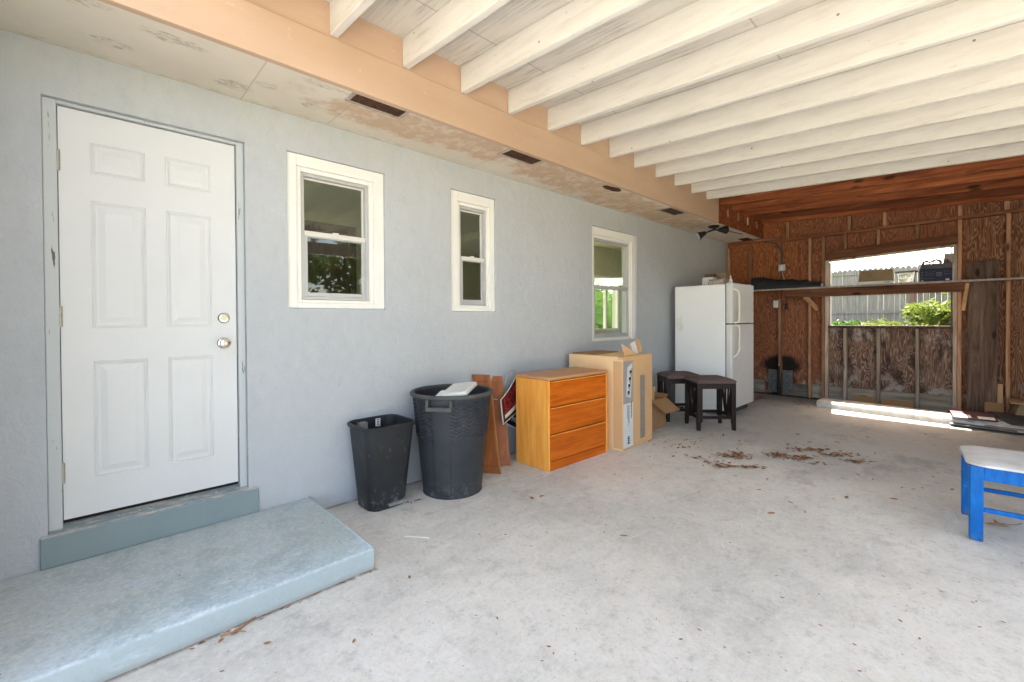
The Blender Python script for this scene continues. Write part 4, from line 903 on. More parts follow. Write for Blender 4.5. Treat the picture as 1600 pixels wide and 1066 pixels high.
# ------------------------------------------------------------------ fridge
FX0, FX1, FY0, FY1, FH = 5.955, 6.77, -.80, -.12, 1.725
t = thing('refrigerator', 'old white top freezer refrigerator with ivory handles and rust stains on its side', 'refrigerator', (FX0+.405, FY0, 0))
wv = .4075
m = MB(); m.box(-wv, wv, .0, FY1-FY0, .04, FH-.012); m.build('cabinet', 'fridge', t, bevel=.012)
m = MB(); m.box(-wv+.012, wv-.012, -.012, -.0005, .10, FH-.02); m.build('gasket', 'gasket', t)
m = MB(); m.box(-wv+.03, wv-.03, -.015, -.0005, .012, .095); m.build('kick_grille', 'gasket', t)
for a, b in ((-.36, .08), (.36, .08), (-.36, .6), (.36, .6)):
    m = MB(); m.lathe([(.018, 0), (.018, .04)], 12, (a, b, 0), close=True); m.build('foot', 'gasket', t)
def fdoor(z0, z1, nm):
    m = MB(); r = .028; d = .075
    prof = [(-wv, -.013), (-wv, -.013-d+r*1.0), (-wv+r*.35, -.013-d+r*.30), (-wv+r, -.013-d), (wv-r, -.013-d), (wv-r*.35, -.013-d+r*.3), (wv, -.013-d+r), (wv, -.013)]
    m.loft([[(x, y, z0) for x, y in prof], [(x, y, z1) for x, y in prof]]); return m.build(nm, 'fridge_front', t, bevel=.006)
fz = fdoor(1.202, FH, 'freezer_door'); fd = fdoor(.10, 1.188, 'fridge_door')
hx = -wv+.085; hy = -.088
def handle(pts, par):
    m = MB(); m.tube(pts, [.016]+[.0145]*(len(pts)-2)+[.017], 10); m.build('handle', 'bone', par, smooth=True)
handle([(hx-.03, hy+.004, 1.645), (hx-.015, hy-.03, 1.635), (hx, hy-.052, 1.60), (hx+.004, hy-.058, 1.55), (hx+.004, hy-.058, 1.40), (hx+.004, hy-.056, 1.27), (hx+.004, hy-.050, 1.222), (hx+.004, hy-.02, 1.215), (hx+.004, hy+.004, 1.213)], fz)
handle([(hx+.004, hy+.004, 1.175), (hx+.004, hy-.02, 1.174), (hx+.004, hy-.050, 1.168), (hx+.004, hy-.058, 1.12), (hx+.004, hy-.058, .96), (hx+.002, hy-.055, .86), (hx-.010, hy-.036, .80), (hx-.035, hy+.004, .765)], fd)
m = MB(); m.lathe([(.016, 0), (.016, .004), (.013, .005)], 20, (wv-.06, hy, 1.62), 'y', close=True); m.build('badge', 'steel_box', fz)
m = MB(); m.box(wv-.10, wv-.02, -.06, .03, FH+.0005, FH+.012); m.build('hinge_cap', 'white_plastic', t, bevel=.003)
# things on the fridge
ft = FH-.012
t = thing('small_carton', 'small pale carton at the back of the fridge top', 'box', (6.28, -.47, ft))
m = MB(); m.box(-.06, .06, -.075, .075, .0, .125); m.build('carton', 'white_print', t, bevel=.002); m = MB(); m.box(-.062, -.0605, -.055, -.005, .03, .055); m.build('hand_hole', 'ink', t)
t = thing('brown_packet', 'dark brown packet behind the pale carton on the fridge', 'packet', (6.44, -.42, ft)); m = MB(); m.loft([rrect(-.05, .05, -.09, .09, .02, 0), rrect(-.055, .055, -.10, .10, .02, .10), rrect(-.03, .03, -.07, .07, .02, .19)]); m.build('packet_body', 'cab', t)
t = thing('upright_board', 'upright brown grey carton piece leaning behind the packet on the fridge', 'carton', (6.56, -.50, ft)); m = MB(); m.box(-.03, .03, -.09, .08, 0, .20); m.build('board', 'mdf', t, bevel=.003)
t = thing('grey_case', 'low grey case at the front left of the fridge top', 'case', (6.10, -.66, ft)); m = MB(); m.box(-.07, .07, -.09, .10, .0, .062); m.build('case_body', 'vent_frame', t, bevel=.006); m = MB(); m.box(-.072, .072, -.092, .102, .063, .078); m.build('case_lid', 'print_grey', t, bevel=.005)
t = thing('white_bottle', 'small white bottle with grey cap on the fridge front edge', 'bottle', (6.30, -.74, ft)); m = MB(); m.lathe([(.026, 0), (.028, .008), (.028, .07), (.018, .088), (.012, .094), (.012, .10)], 20, close=True); m.build('bottle_body', 'white_print', t, smooth=True); m = MB(); m.lathe([(.014, .101), (.014, .125), (.006, .14)], 16, close=True); m.build('cap', 'steel_box', t)
# ------------------------------------------------------------------ soffit flood lamp
t = thing('flood_lamp', 'black twin floodlight fixed under the eave near the bare fascia', 'lamp', (6.50, -.44, ZS))
m = MB(); m.lathe([(.075, -.001), (.075, -.018), (.05, -.03), (.012, -.034), (.012, -.06)], 24, close=True); m.build('base_plate', 'black_metal', t, smooth=True)
for a, b, cc in (((0, 0, -.055), (-.05, .10, -.09), (-.11, .17, -.135)), ((0, 0, -.055), (.05, -.06, -.06), (.13, -.11, -.055))):
    m = MB(); m.tube([a, b], .012, 8); d = (V(cc)-V(b)).normalized(); m.tube([V(b)-d*.005, V(b)+d*.02, V(b)+d*.05, V(b)+d*.10, V(b)+d*.11], [.025, .034, .04, .058, .058], 18)
    hd = m.build('lamp_head', 'black_metal', t, smooth=True); m = MB(); m.tube([V(b)+d*.111, V(b)+d*.116], [.052, .046], 18); m.build('lens', 'lens', hd)
m = MB(); m.tube([(.02, -.03, -.012), (.2, .06, -.02), (.5, -.02, -.012), (.9, -.08, -.014)], .006, 6); m.build('cord', 'cable', t)
# ------------------------------------------------------------------ electrics on the back wall
t = thing('outlet_box', 'metal outlet box on the stud above the shelf, fed by a cable', 'outlet box', (8.085, -.885, 2.075))
m = MB(); m.box(-.028, .028, -.048, .048, -.052, .052); m.build('box_body', 'steel_box', t, bevel=.005)
m = MB(); m.box(-.032, -.0285, -.018, .018, -.034, .034); m.build('receptacle', 'white_plastic', t, bevel=.003)
m = MB(); m.tube([(.01, .0, .053), (.012, .005, .14), (.012, .012, .23), (.0, .035, .32), (-.01, .08, .39), (-.01, .16, .425), (-.01, .25, .44)], .011, 8); m.build('conduit', 'cable', t, smooth=True)
m = MB(); m.tube([(.0, .0, -.053), (-.01, -.01, -.11), (-.005, -.03, -.17), (.0, -.035, -.30)], .006, 6); m.build('lead', 'pale_cable', t, smooth=True)
t = thing('outlet_box', 'beige wall socket with plate mounted under the shelf', 'outlet box', (8.105, -.79, 1.495))
m = MB(); m.box(-.012, .012, -.036, .036, -.058, .058); m.build('plate', 'white_plastic', t, bevel=.004)
m = MB(); m.box(-.0145, -.0125, -.016, .016, .010, .036); m.box(-.0145, -.0125, -.016, .016, -.036, -.010); m.build('socket', 'bone', t)
t = thing('hanging_cord', 'black cord end hanging from the shelf beside the socket', 'cord', (8.09, -.93, 1.60)); m = MB(); m.tube([(0, 0, .09), (.0, .01, .03), (0, -.02, -.02), (0, -.01, -.10)], .007, 8); m.tube([(0, -.01, -.10), (0, -.01, -.20)], .022, 10); m.build('cord_body', 'black_metal', t, smooth=True)
# ------------------------------------------------------------------ wall vent in the sooty patch
t = thing('ribbed_vent', 'soot blackened ribbed metal vent low on the plywood wall', 'vent', (8.10, -.84, .02))
for s_ in (-1, 1):
    m = MB()
    for k in range(11):
        z = .06+.030*k; m.loft([[(.05, s_*.035, z), (.05, s_*.17, z), (.05, s_*.17, z+.006), (.05, s_*.035, z+.006)], [(-.005, s_*.05, z+.014), (-.005, s_*.155, z+.010), (-.005, s_*.155, z+.016), (-.005, s_*.05, z+.020)]] if s_ > 0 else [[(.05, s_*.17, z), (.05, s_*.035, z), (.05, s_*.035, z+.006), (.05, s_*.17, z+.006)], [(-.005, s_*.155, z+.010), (-.005, s_*.05, z+.014), (-.005, s_*.05, z+.020), (-.005, s_*.155, z+.016)]])
    m.box(.045, .080, min(s_*.035, s_*.175), max(s_*.035, s_*.175), .03, .40); m.build('ribbed_side', 'grille', t)
m = MB(); m.tube([(-.01, 0, 0), (-.01, 0, .30), (.0, .004, .47)], [.026, .022, .016], 10); m.build('centre_pipe', 'black_metal', t, smooth=True)
m = MB(); m.lathe([(.001, -.008), (.012, 0), (.001, .010)], 10, (-.015, .004, .485)); m.build('cap_screw', 'steel_box', t)
# ------------------------------------------------------------------ shelf
t = thing('shelf', 'long brown wood shelf across the window hole held by slanted braces', 'shelf', (0, 0, 0))
m = MB(); m.box(7.85, 8.070, -4.2, -.46, 1.706, 1.726); m.build('board', 'shelf_wood', t, bevel=.002)
m = MB(); m.box(7.842, 7.8495, -4.2, -.46, 1.704, 1.728); m.build('board_edge', 'vent_frame', t)
m = MB(); m.box(7.852, 7.892, -2.945, -.98, 1.583, 1.7055); m.build('apron', 'shelf_wood', t, bevel=.004)
m = MB(); m.bar((7.90, -1.235, 1.60), (8.112, -1.360, 1.40), .055, .04, up=(0, 1, 0)); m.build('brace', 'new_pine', t, bevel=.003)
m = MB(); m.bar((7.905, -2.97, 1.70), (8.112, -2.93, 1.36), .05, .036, up=(0, 1, 0)); m.build('brace', 'new_pine', t, bevel=.003)
m = MB(); m.box(8.072, 8.117, -.858, -.822, 1.58, 1.70); m.build('cleat', 'brown_y', t)
SZ = 1.7265
t = thing('folded_sheeting', 'dark folded plastic sheeting lying along the left end of the shelf', 'plastic sheet', (7.97, -.5, SZ))
m = MB(); rr = rnd(4); R_ = []
for k in range(13):
    y = .02-1.05*k/13; hgt = .185*(1-k/13)**.55+.025; ww = .09
    R_.append([(ww*a*(1+.1*rr.uniform(-1, 1)), y, .001+hgt*b*(1+.10*rr.uniform(-1, 1)) if b else .001) for a, b in ((-1, 0), (-1.05, .35), (-.75, .7), (-.3, .86), (.1, .8), (.5, 1.0), (.95, .6), (1, 0))])
m.loft(R_); m.build('sheet', 'tarp', t)
t = thing('shelf_carton', 'khaki cardboard carton with a white lower edge on the shelf before the window', 'box', (7.98, -2.075, SZ), 0)
m = MB(); m.hexa([(-.10, -.19, .045), (.08, -.19, .045), (.08, .185, .045), (-.10, .185, .045), (-.07, -.185, .20), (.08, -.185, .20), (.08, .175, .20), (-.07, .175, .20)]); m.build('carton', 'mdf', t, bevel=.004)
m = MB(); m.box(-.105, .085, -.19, .185, 0, .044); m.build('lid', 'white_print', t, bevel=.002)
m = MB()
for k in range(5): m.box(-.1062, -.1052, -.16+k*.012, -.152+k*.012, .016, .032)
m.build('print_marks', 'tape', t)
t = thing('storage_tub', 'open clear plastic tub with yellow things inside, between the two shelf boxes', 'tub', (7.985, -2.395, SZ))
m = MB(); ro = lambda z, i: rrect(-.085-z*.08+i, .085+z*.08-i, -.088-z*.1+i, .088+z*.1-i, .02, z)
m.loft([ro(0, 0), ro(.15, 0), ro(.15, .004), ro(.004, .004)]); m.build('tub_wall', 'glass', t)
m = MB(); m.loft([ro(.145, -.006), ro(.157, -.006), ro(.157, .004), ro(.145, .004)], False, False); m.build('tub_rim', 'black_metal', t)
m = MB(); m.box(-.06, .05, -.035, .075, .006, .065); m.box(-.05, .05, -.03, -.012, .066, .09); m.build('yellow_contents', 'yellow', t, bevel=.008)
m = MB(); m.box(-.05, .05, -.082, -.040, .006, .10); m.build('grey_contents', 'print_grey', t, bevel=.004)
m = MB(); m.bar((-.05, .075, .098), (-.05, -.01, .118), .02, .02); m.build('dark_contents', 'leaf_green', t)
t = thing('navy_carton', 'dark blue printed carton with open grey top and clutter on the shelf', 'box', (7.985, -2.685, SZ))
m = MB(); m.box(-.10, .085, -.148, .158, 0, .165); c_ = m.build('carton', 'navy', t, bevel=.003)
m = MB(); m.hexa([(-.10, -.148, .166), (.085, -.148, .166), (.085, .158, .166), (-.10, .158, .166), (-.05, -.145, .235), (.085, -.145, .235), (.085, .135, .235), (-.05, .135, .235)]); m.build('grey_top', 'slate2', t)
m = MB(); r6 = rnd(9)
for yy in (-.02, -.045): pass
for z in (.10, .07):
    y = -.005
    for k in range(4): m.box(-.1026, -.1008, y-.011, y, z, z+.016); y -= .013
for k, z in enumerate((.045, .085, .12)): m.box(-.1026, -.1008, .125, .135, z, z+.014)
for z in (.125, .105, .085, .04):
    y = .10
    while y > .02: l = r6.uniform(.01, .03); m.box(-.1026, -.1008, y-l, y, z, z+.004); y -= l+.006
for z in (.125, .09):
    y = -.075
    while y > -.13: l = r6.uniform(.01, .02); m.box(-.1026, -.1008, y-l, y, z, z+.004); y -= l+.006
m.build('print_marks', 'slate2', c_)
m = MB(); m.box(-.1026, -.1008, -.125, -.09, .012, .030); m.box(-.1026, -.1008, .118, .138, .010, .018); m.build('white_marks', 'white_print', c_)
m = MB(); m.tube([V((-.02, .13, .235)), V((-.02, .12, .265)), V((-.02, .09, .275)), V((-.02, .06, .255)), V((-.02, .03, .275)), V((-.02, .00, .285)), V((-.02, -.035, .27)), V((-.02, -.05, .24))], .014, 8)
m.build('dark_cable_coil', 'black_metal', t, smooth=True)
m = MB(); m.bar((-.03, .07, .236), (-.03, .045, .275), .012, .012); m.bar((-.03, .03, .236), (-.03, .01, .28), .012, .012); m.bar((-.03, -.02, .27), (-.03, -.035, .236), .012, .012); m.build('white_clips', 'white_print', t)
m = MB(); m.add([(-.02, -.07, .236), (-.02, -.135, .236), (.03, -.10, .236), (.0, -.10, .30)], [(0, 1, 3), (1, 2, 3), (2, 0, 3), (2, 1, 0)]); m.build('brown_wedge', 'cab', t)
m = MB(); m.bar((.05, -.11, .236), (.05, -.125, .36), .012, .10, up=(0, 0, 1)); m.build('grey_board', 'vent_frame', t)
# ------------------------------------------------------------------ leaning plank, cardboard scraps, crate, sheets, gutter
t = thing('leaning_plank', 'wide dark old plank leaning upright against the studs right of the window', 'plank', (8.06, -3.10, 0))
m = MB(); m.hexa([(0, -.125, .003), (.026, -.125, .003), (.026, .135, .003), (0, .135, .003), (.028, -.142, 1.968), (.054, -.142, 1.968), (.054, .128, 1.968), (.028, .128, 1.968)]); m.build('plank', 'old_plank', t, bevel=.003)
def scrap(label, y0, y1, h, mat='card_dark', x=8.06, lean=.03, h2=None):
    t = thing('cardboard_scrap', label, 'cardboard', (x, (y0+y1)/2, 0)); w = abs(y1-y0)/2
    m = MB(); m.hexa([(0, -w, .003), (.006, -w, .003), (.006, w, .003), (0, w, .003), (lean, -w, h), (lean+.006, -w, h), (lean+.006, w, h2 or h), (lean, w, h2 or h)]); m.build('sheet', mat, t)
scrap('brown cardboard scrap with a bent end at the wall foot under the window', -1.80, -2.06, .125, h2=.135)
scrap('longer brown cardboard scrap at the wall foot, beside the smaller scrap', -2.12, -2.46, .115)
scrap('tall pinkish cardboard strip standing right of the dark leaning plank', -3.19, -3.275, .44, 'card', 8.075, .02)
scrap('low tan cardboard piece standing before the tall pinkish strip', -3.12, -3.28, .22, 'card_dark', 7.95, .03)
t = thing('storage_crate', 'dusty khaki crate with a pale lid sheet at the right end of the back wall', 'crate', (7.72, -3.62, 0), .1)
m = MB(); m.hexa([(0, -.38, 0), (.36, -.38, 0), (.36, .30, 0), (0, .30, 0), (.03, -.36, .27), (.34, -.36, .27), (.34, .22, .27), (.03, .22, .27)]); m.build('crate_body', 'mdf', t, bevel=.006)
m = MB(); m.hexa([(-.02, -.42, .285), (.37, -.42, .30), (.37, .27, .275), (-.02, .30, .265), (-.02, -.42, .292), (.37, -.42, .307), (.37, .27, .282), (-.02, .30, .272)]); m.build('lid_sheet', 'card', t)
t = thing('white_gutter', 'long white weathered gutter section lying on the floor below the window', 'gutter', (7.50, -1.47, 0), math.radians(-7))
m = MB(); Lg = 1.95
m.loft([[(0, y, 0), (0, y, .060), (.03, y, .088), (.27, y, .100), (.29, y, .09), (.29, y, 0)] for y in (0, -Lg/2, -Lg)]); m.build('gutter_body', 'gut', t, bevel=.006)
m = MB(); m.box(-.012, .0, -Lg, -.02, .0, .022); m.build('gutter_lip', 'gut', t, bevel=.003)
def sheet_(label, c, sx, sy, rz, mat, tilt=(0, 0), th=.008):
    t = thing('flat_sheet', label, 'sheet', c, rz); t.rotation_euler = (tilt[0], tilt[1], rz); m = MB(); m.box(-sx/2, sx/2, -sy/2, sy/2, 0, th); m.build('sheet', mat, t, bevel=.001); return t
t = sheet_('maroon edged printed board with two white squares lying on the gutter end', (7.44, -3.02, .118), .36, .36, .12, 'maroon', (.0, -.09))
m = MB(); m.box(-.155, -.02, .025, .165, .0083, .0090); m.build('white_square', 'white_print', t); m = MB(); m.box(-.160, -.045, -.165, -.03, .0083, .0090); m.build('white_square', 'white_print', t)
sheet_('large dark grey sheet sloping over the pile at the far right floor', (7.56, -3.52, .105), .50, .62, .35, 'slate', (.05, -.10))
sheet_('brown board under the dark sheet in the pile on the floor', (7.42, -3.38, .045), .36, .5, -.1, 'card_dark')
sheet_('grey crumpled sheet poking out low in front of the printed board', (7.30, -3.10, .026), .22, .52, -.12, 'slate2')
sheet_('black sheet lying lowest on the concrete under the pile', (7.36, -3.35, .008), .30, .95, -.14, 'slate')
# ------------------------------------------------------------------ blue stool
t = thing('blue_bench', 'bright blue painted bench with a stained white padded seat at the right edge', 'bench', (3.885, -3.265, 0), math.radians(5))
sx, sy = .245, .27
for i in (-1, 1):
    for j in (-1, 1):
        m = MB(); x, y = i*(sx-.03), j*(sy-.03); m.box(x-.028, x+.028, y-.028, y+.028, 0, .424); m.build('leg', 'blue', t, bevel=.006)
for i in (-1, 1):
    x = i*(sx-.030); m = MB(); m.box(x-.012, x+.012, -sy+.0585, sy-.0585, .345, .422); m.build('apron', 'blue', t, bevel=.003)
    m = MB(); m.box(x-.010, x+.010, -sy+.0585, sy-.0585, .165, .190); m.build('stretcher', 'blue', t, bevel=.003)
    y = i*(sy-.030); m = MB(); m.box(-sx+.0585, sx-.0585, y-.012, y+.012, .345, .422); m.build('apron', 'blue', t, bevel=.003)
m = MB()
def so_(i, z): return rrect(-sx-.010+i, sx+.010-i, -sy-.012+i, sy+.012-i, max(.02, .085-i*.6), z, 8)
m.loft([so_(.012, .4245), so_(.002, .426), so_(0, .431), so_(.004, .438), so_(.02, .444), so_(.06, .450), so_(.12, .453), so_(.18, .454)]); m.build('seat', 'seat_white', t, smooth=True)
# ------------------------------------------------------------------ leaves on the slab
def leaf_geo(m, x, y, z, s, a, curl, w=.42, r=random):
    ca, sa = math.cos(a), math.sin(a); pts = []
    for i, (u, hw) in enumerate(((-.5, .04), (-.2, w*.5), (.15, w*.48), (.5, .03))):
        for q in (-1, 0, 1):
            lx, ly = u*s, q*hw*s; lz = s*curl*(abs(q)*.22*hw/.2 + (u*u)*.9) + .0015
            pts.append((x+lx*ca-ly*sa, y+lx*sa+ly*ca, z+lz))
    f = []
    for i in range(3):
        for q in range(2): f.append((i*3+q, i*3+q+1, (i+1)*3+q+1, (i+1)*3+q))
    m.add(pts, f)
rr = rnd(21); m = MB()
zp = [(1140, 712, .16, .10, 34), (1160, 716, .12, .08, 26), (1112, 724, .10, .05, 12), (1145, 730, .20, .04, 30), (1172, 731, .10, .03, 14), (1215, 713, .10, .06, 40), (1250, 717, .13, .07, 45), (1268, 704, .20, .07, 40), (1310, 712, .18, .07, 40), (1342, 722, .12, .06, 34), (1280, 726, .10, .04, 10), (1090, 716, .14, .05, 12), (1060, 700, .12, .06, 8), (1000, 690, .15, .05, 6)]
zones = [((at(a_, b_, 2, 0).x, at(a_, b_, 2, 0).y), (r1, r2), int(n_*1.3), -.80) for a_, b_, r1, r2, n_ in zp] + [((4.75, -1.75), (.9, .5), 45, -.5), ((4.5, -1.0), (.4, .1), 22, -.4), ((7.6, -.7), (.35, .2), 40, 0), ((7.7, -1.25), (.3, .12), 20, 0), ((1.62, -.34), (.06, .03), 5, 0)]
for (cx, cy), (rx, ry), n, ang in zones:
    for k in range(n):
        p, q = rr.gauss(0, .5)*rx, rr.gauss(0, .5)*ry
        x, y = cx+p*math.cos(ang)-q*math.sin(ang), cy+p*math.sin(ang)+q*math.cos(ang)
        leaf_geo(m, x, y, rr.uniform(0, .012), rr.uniform(.02, .055), rr.uniform(0, 6.28), rr.uniform(.1, .9), rr.uniform(.2, .5))
for k in range(300):   # fine crumbs
    x, y = rr.uniform(.2, 7.2), rr.uniform(-3.4, -.1); leaf_geo(m, x, y, 0, rr.uniform(.006, .022), rr.uniform(0, 6.28), .4, .4)
for k in range(40):
    x = rr.uniform(.1, 1.05); leaf_geo(m, x, -.925-rr.uniform(0, .02), 0, rr.uniform(.006, .022), rr.uniform(-.3, .3), .5, .4)
for k in range(22): leaf_geo(m, rr.uniform(-.8, 1.0), rr.uniform(-.85, -.1), .106, rr.uniform(.006, .016), rr.uniform(0, 6.28), .4, .4)
tag(m.build('leaf_litter', 'dead'), 'drifts of crumbled brown leaves across the middle of the concrete', 'leaf litter', kind='stuff')
solo = [(831, 779, .05), (846, 776, .045), (975, 838, .05), (1130, 730, .07), (1186, 766, .045), (1205, 803, .055), (1235, 786, .04), (1258, 801, .03), (1323, 778, .05), (1321, 777, .03), (1302, 780, .025), (1397, 780, .05), (1409, 763, .03), (1427, 765, .03), (1441, 763, .03), (1458, 746, .03), (1488, 766, .045), (1364, 750, .04), (1317, 748, .03), (1150, 744, .035), (1003, 748, .03), (1056, 708, .04), (1038, 700, .035), (960, 742, .03), (912, 711, .03), (1310, 693, .03), (1446, 679, .04), (640, 903, .03), (370, 988, .05), (345, 1002, .03), (418, 1006, .03), (553, 1003, .025), (300, 1015, .025), (1340, 742, .04), (1520, 733, .05), (1500, 738, .03)]
proto = None
for (px, py, s) in solo:
    p = at(px, py, 2, 0)
    if proto is None or rr.random() < .35:
        mm = MB(); leaf_geo(mm, 0, 0, 0, 1.0, 0, rr.uniform(.25, .7), rr.uniform(.25, .5)); proto = mm.build('dead_leaf', 'dead'); o = proto
    else: o = proto.copy(); COL.objects.link(o)
    o.location = (p.x, p.y, .001); o.scale = (s, s, s*.8); o.rotation_euler = (0, 0, rr.uniform(0, 6.28))
    tag(o, 'single curled brown leaf or chip lying loose on the concrete floor', 'leaf', 'loose leaves on the concrete')
t = thing('twig_leaf', 'dry forked brown leaf with long stem on the floor under the blue bench', 'leaf', at(1560, 820, 2, .002)); m = MB()
for a, l in ((.3, .07), (2.4, .10), (4.2, .06), (5.6, .05)): leaf_geo(m, l*.4*math.cos(a), l*.4*math.sin(a), 0, l, a, .4, .25)
m.tube([(0, 0, .004), (.05, -.07, .006), (.11, -.10, .004)], .0025, 6); m.build('blade', 'dead', t)
t = thing('twig', 'thin reddish twig lying against the front foot of the doorstep', 'twig', at(372, 985, 2, .004)); m = MB(); m.tube([(-.06, .01, .0), (0, -.005, .002), (.05, .03, .001), (.09, .05, .0)], .003, 6); m.tube([(0, -.005, .002), (.02, -.03, 0)], .0025, 5); m.build('stem', 'dead', t)
p, q = at(633, 837, 2, .003), at(672, 840, 2, .003)
t = thing('plastic_strip', 'thin white plastic strip lying alone on the concrete floor', 'strip', (p+q)/2); m = MB(); m.bar(p-(p+q)/2, q-(p+q)/2, .016, .004); m.build('strip', 'white_plastic', t)
# ================================================================== OUTSIDE BEHIND THE WINDOW HOLE
GZ = .96; FXX = 19.0
t = thing('wood_fence', 'grey weathered dog eared picket fence seen through the window hole', 'fence', (FXX, 0, GZ))
m = MB(); y = 9.0; rr = rnd(8)
while y > -14:
    h = 1.96+rr.uniform(-.02, .02); w = .135; x = rr.uniform(-.006, .006)
    pr2 = [(y, .05), (y-w, .05), (y-w, h-.05), (y-w+.04, h), (y-.04, h), (y, h-.05)]
    m.loft([[(x+.02, a, b) for a, b in pr2], [(x, a, b) for a, b in pr2]]); y -= w+.003
m.build('pickets', 'fence', t)
for z in (.44, 1.07, 1.76):
    m = MB(); m.box(-.045, -.006, -14, 9, z, z+.085); m.build('rail', 'fence', t)
for yy, mt in ((3.6, 'fence'), (1.2, 'fence'), (-1.66, 'fence_red'), (-1.98, 'fence'), (-4.4, 'fence'), (-6.8, 'fence')):
    m = MB(); m.box(-.14, -.047, yy-.045, yy+.045, -.1, 1.80); m.build('post', mt, t)
def foliage(m, c, r, n, s, rr, flat_=.0):
    for k in range(n):
        while True:
            v = V((rr.uniform(-1, 1), rr.uniform(-1, 1), rr.uniform(-1, 1)))
            if v.length < 1 and v.length > .25: break
        p = V(c)+V((v.x*r[0], v.y*r[1], v.z*r[2])); d = V((rr.gauss(0, 1), rr.gauss(0, 1), rr.gauss(-.2, .7))).normalized(); q = d.orthogonal().normalized(); q.rotate(Matrix.Rotation(rr.uniform(0, 6.28), 3, d)); l = s*rr.uniform(.6, 1.3); w = l*.22
        b = d.cross(q).normalized()*l*.12
        m.add([p, p+d*l*.5+q*w+b, p+d*l, p+d*l*.5-q*w+b], [(0, 1, 2), (0, 2, 3)])
def shrub(label, c, r, n, s, mat, seed):
    rr = rnd(seed); t = thing('shrub', label, 'shrub', c); m = MB()
    for k in range(7): foliage(m, (rr.uniform(-.6, .6)*r[0], rr.uniform(-.6, .6)*r[1], r[2]*rr.uniform(.5, 1.25)), (r[0]*.5, r[1]*.5, r[2]*.5), n//7, s, rr)
    m.build('foliage', mat, t); m = MB()
    for k in range(6): m.tube([(0, 0, -.05), (rr.uniform(-.5, .5)*r[0], rr.uniform(-.5, .5)*r[1], r[2]*1.2)], [.012, .004], 5)
    m.build('stem', 'bark', t)
shrub('bright lime leafy shrub in the middle of the window hole before the fence', (14.5, -2.55, GZ), (.6, .75, .45), 900, .17, 'leaf_lime', 1)
shrub('yellow green shrub at the right of the window hole, beyond the bigger lime shrub', (15.0, -4.15, GZ), (.5, .5, .55), 600, .17, 'leaf_lime', 2)
shrub('small green tuft of weeds at the left foot of the fence', (17.5, -.25, GZ), (.4, .5, .12), 260, .16, 'leaf_green', 3)
shrub('low weeds growing along the fence foot between the tuft and the lime shrub', (16.5, -1.55, GZ), (.5, .9, .14), 420, .14, 'leaf_lime', 8)
shrub('thin pale sapling rising against the fence beside the pale post', (18.2, -2.75, GZ), (.35, .4, 1.0), 420, .15, 'leaf_lime', 5)
t = thing('garden_tree', 'light leafed tree rising behind the fence at the upper right of the window', 'tree', (23.0, -5.6, GZ)); rr = rnd(12); m = MB()
for k in range(16):
    a = rr.uniform(0, 6.28); q = rr.uniform(.3, 1.9); foliage(m, (q*math.cos(a), q*math.sin(a), rr.uniform(1.4, 4.6)), (.75, .75, .55), 150, .26, rr)
m.build('crown', 'leaf_lime', t); m = MB(); m.tube([(0, 0, -.1), (.05, .05, 1.2), (.0, .1, 2.6), (.1, 0, 3.8)], [.14, .12, .08, .03], 9)
for k in range(7): a = k*.9; m.tube([(.02, .06, 1.3+k*.3), (.8*math.cos(a), .8*math.sin(a), 2.0+k*.32), (1.5*math.cos(a), 1.5*math.sin(a), 2.5+k*.33)], [.05, .03, .01], 6)
m.build('trunk', 'bark', t)
for i_, (tx, ty, lb_) in enumerate(((3.2, -10.5, 'broad leafy tree added beyond the open carport side for the window reflection'), (6.6, -11.5, 'second leafy tree of the row added for the window reflection, behind the stud wall'), (10.2, -10.8, 'far leafy tree of the row added for the window reflection, past the stud wall end'))):  # trees added out of view to darken what the window reflects
    t = thing('garden_tree', lb_, 'tree', (tx, ty, -.06)); rr = rnd(40+i_); m = MB()
    for k in range(22):
        a = rr.uniform(0, 6.28); q = rr.uniform(.2, 1.7); foliage(m, (q*math.cos(a), q*math.sin(a), rr.uniform(1.0, 4.4)), (.8, .8, .6), 110, .30, rr)
    m.build('crown', 'leaf_green', t); m = MB(); m.tube([(0, 0, -.1), (.05, .05, 1.2), (.0, .1, 2.6), (.1, 0, 3.8)], [.14, .12, .08, .03], 9); m.build('trunk', 'bark', t)
m = MB(); rr = rnd(31)
for k in range(5200):
    x, y = rr.uniform(9.6, 18.9), rr.uniform(-8, 4); gz = -.06+1.02*max(0, min(1, (x-8.9)/2.2))**1.2
    h = rr.uniform(.03, .09); a = rr.uniform(0, 6.28); w = .008; dx, dy = math.cos(a), math.sin(a); l = rr.uniform(-.05, .05)
    m.add([(x-dx*w, y-dy*w, gz-.01), (x+dx*w, y+dy*w, gz-.01), (x+l, y+l*.7, gz+h)], [(0, 1, 2)])
tag(m.build('grass', 'grass'), 'loose grass blades on the bank behind the shed wall', 'grass', kind='stuff')
t = thing('garden_tree', 'dense dark green tree filling the view beyond the far room window', 'tree', (11.4, 6.4, -.06)); rr = rnd(77); m = MB()
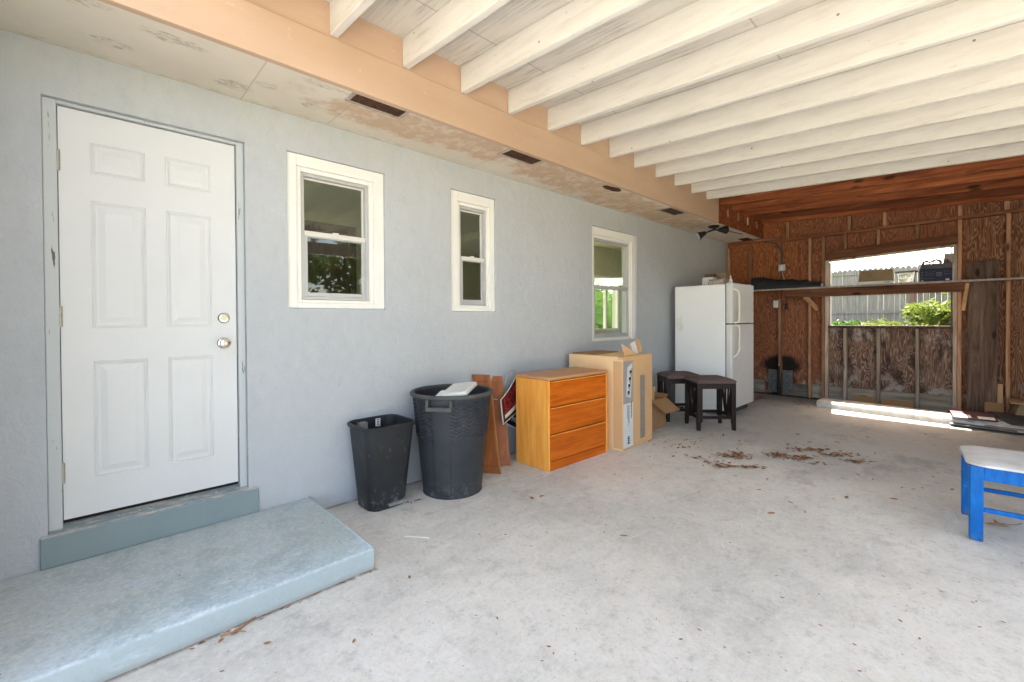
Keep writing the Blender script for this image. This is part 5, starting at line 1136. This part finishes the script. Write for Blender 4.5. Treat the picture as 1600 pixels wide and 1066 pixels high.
for k in range(26):
    a = rr.uniform(0, 6.28); q = rr.uniform(.1, 1.6); foliage(m, (q*math.cos(a), q*math.sin(a), rr.uniform(.8, 4.2)), (.8, .8, .6), 120, .28, rr)
m.build('crown', 'leaf_green', t); m = MB(); m.tube([(0, 0, -.1), (.05, .05, 1.2), (.0, .1, 2.6), (.1, 0, 3.6)], [.13, .11, .08, .03], 9); m.build('trunk', 'bark', t)
# palm behind the far room window
def palm(label, c, seed, n=16, ht=.6, ln=1.5):
    rr = rnd(seed); t = thing('palm', label, 'palm', c); m = MB()
    for k in range(n):
        a = 2*math.pi*k/n+rr.uniform(-.2, .2); el = rr.uniform(.3, 1.25); p = V((0, 0, ht)); d = V((math.cos(a)*math.cos(el), math.sin(a)*math.cos(el), math.sin(el))); pts = [p.copy()]
        for s_ in range(9):
            p = p+d*ln/9; d = (d+V((0, 0, -.17))).normalized(); pts.append(p.copy())
        m.tube(pts, [.012]*5+[.006]*5, 5)
        sd_ = d.cross(V((0, 0, 1))).normalized()
        for s_ in range(1, 10):
            for h in (0, .5):
                for q in (-1, 1):
                    b = pts[s_-1].lerp(pts[s_], h); dd = (pts[s_]-pts[s_-1]).normalized(); e = (sd_*q*.8+dd*.6+V((0, 0, -.25))).normalized(); l = .34*ln/1.5*(1-.5*abs(s_/9-.45)); w = dd*.013
                    m.add([b-w, b+w, b+e*l*.6+w*.9+V((0, 0, .01)), b+e*l, b+e*l*.6-w*.9+V((0, 0, .01))], [(0, 1, 2, 3, 4)])
    m.build('frond', 'palm', t); m = MB(); m.tube([(0, 0, -.15), (0, 0, ht)], [.09, .07], 9); m.build('trunk', 'bark', t)
palm('green palm seen through the narrow far room window, nearer of the two', (8.7, 2.75, -.05), 3, 30, .9, 1.5)
palm('yellow green palm further back beyond the far room window', (10.2, 3.9, -.05), 6, 30, 1.3, 1.8)
palm('tall dark green palm standing furthest back beyond the far room window', (9.2, 4.6, -.05), 9, 34, 1.9, 2.0)
palm('low spreading palm close under the far room window', (8.0, 2.35, -.05), 14, 22, .45, 1.2)
m = MB()
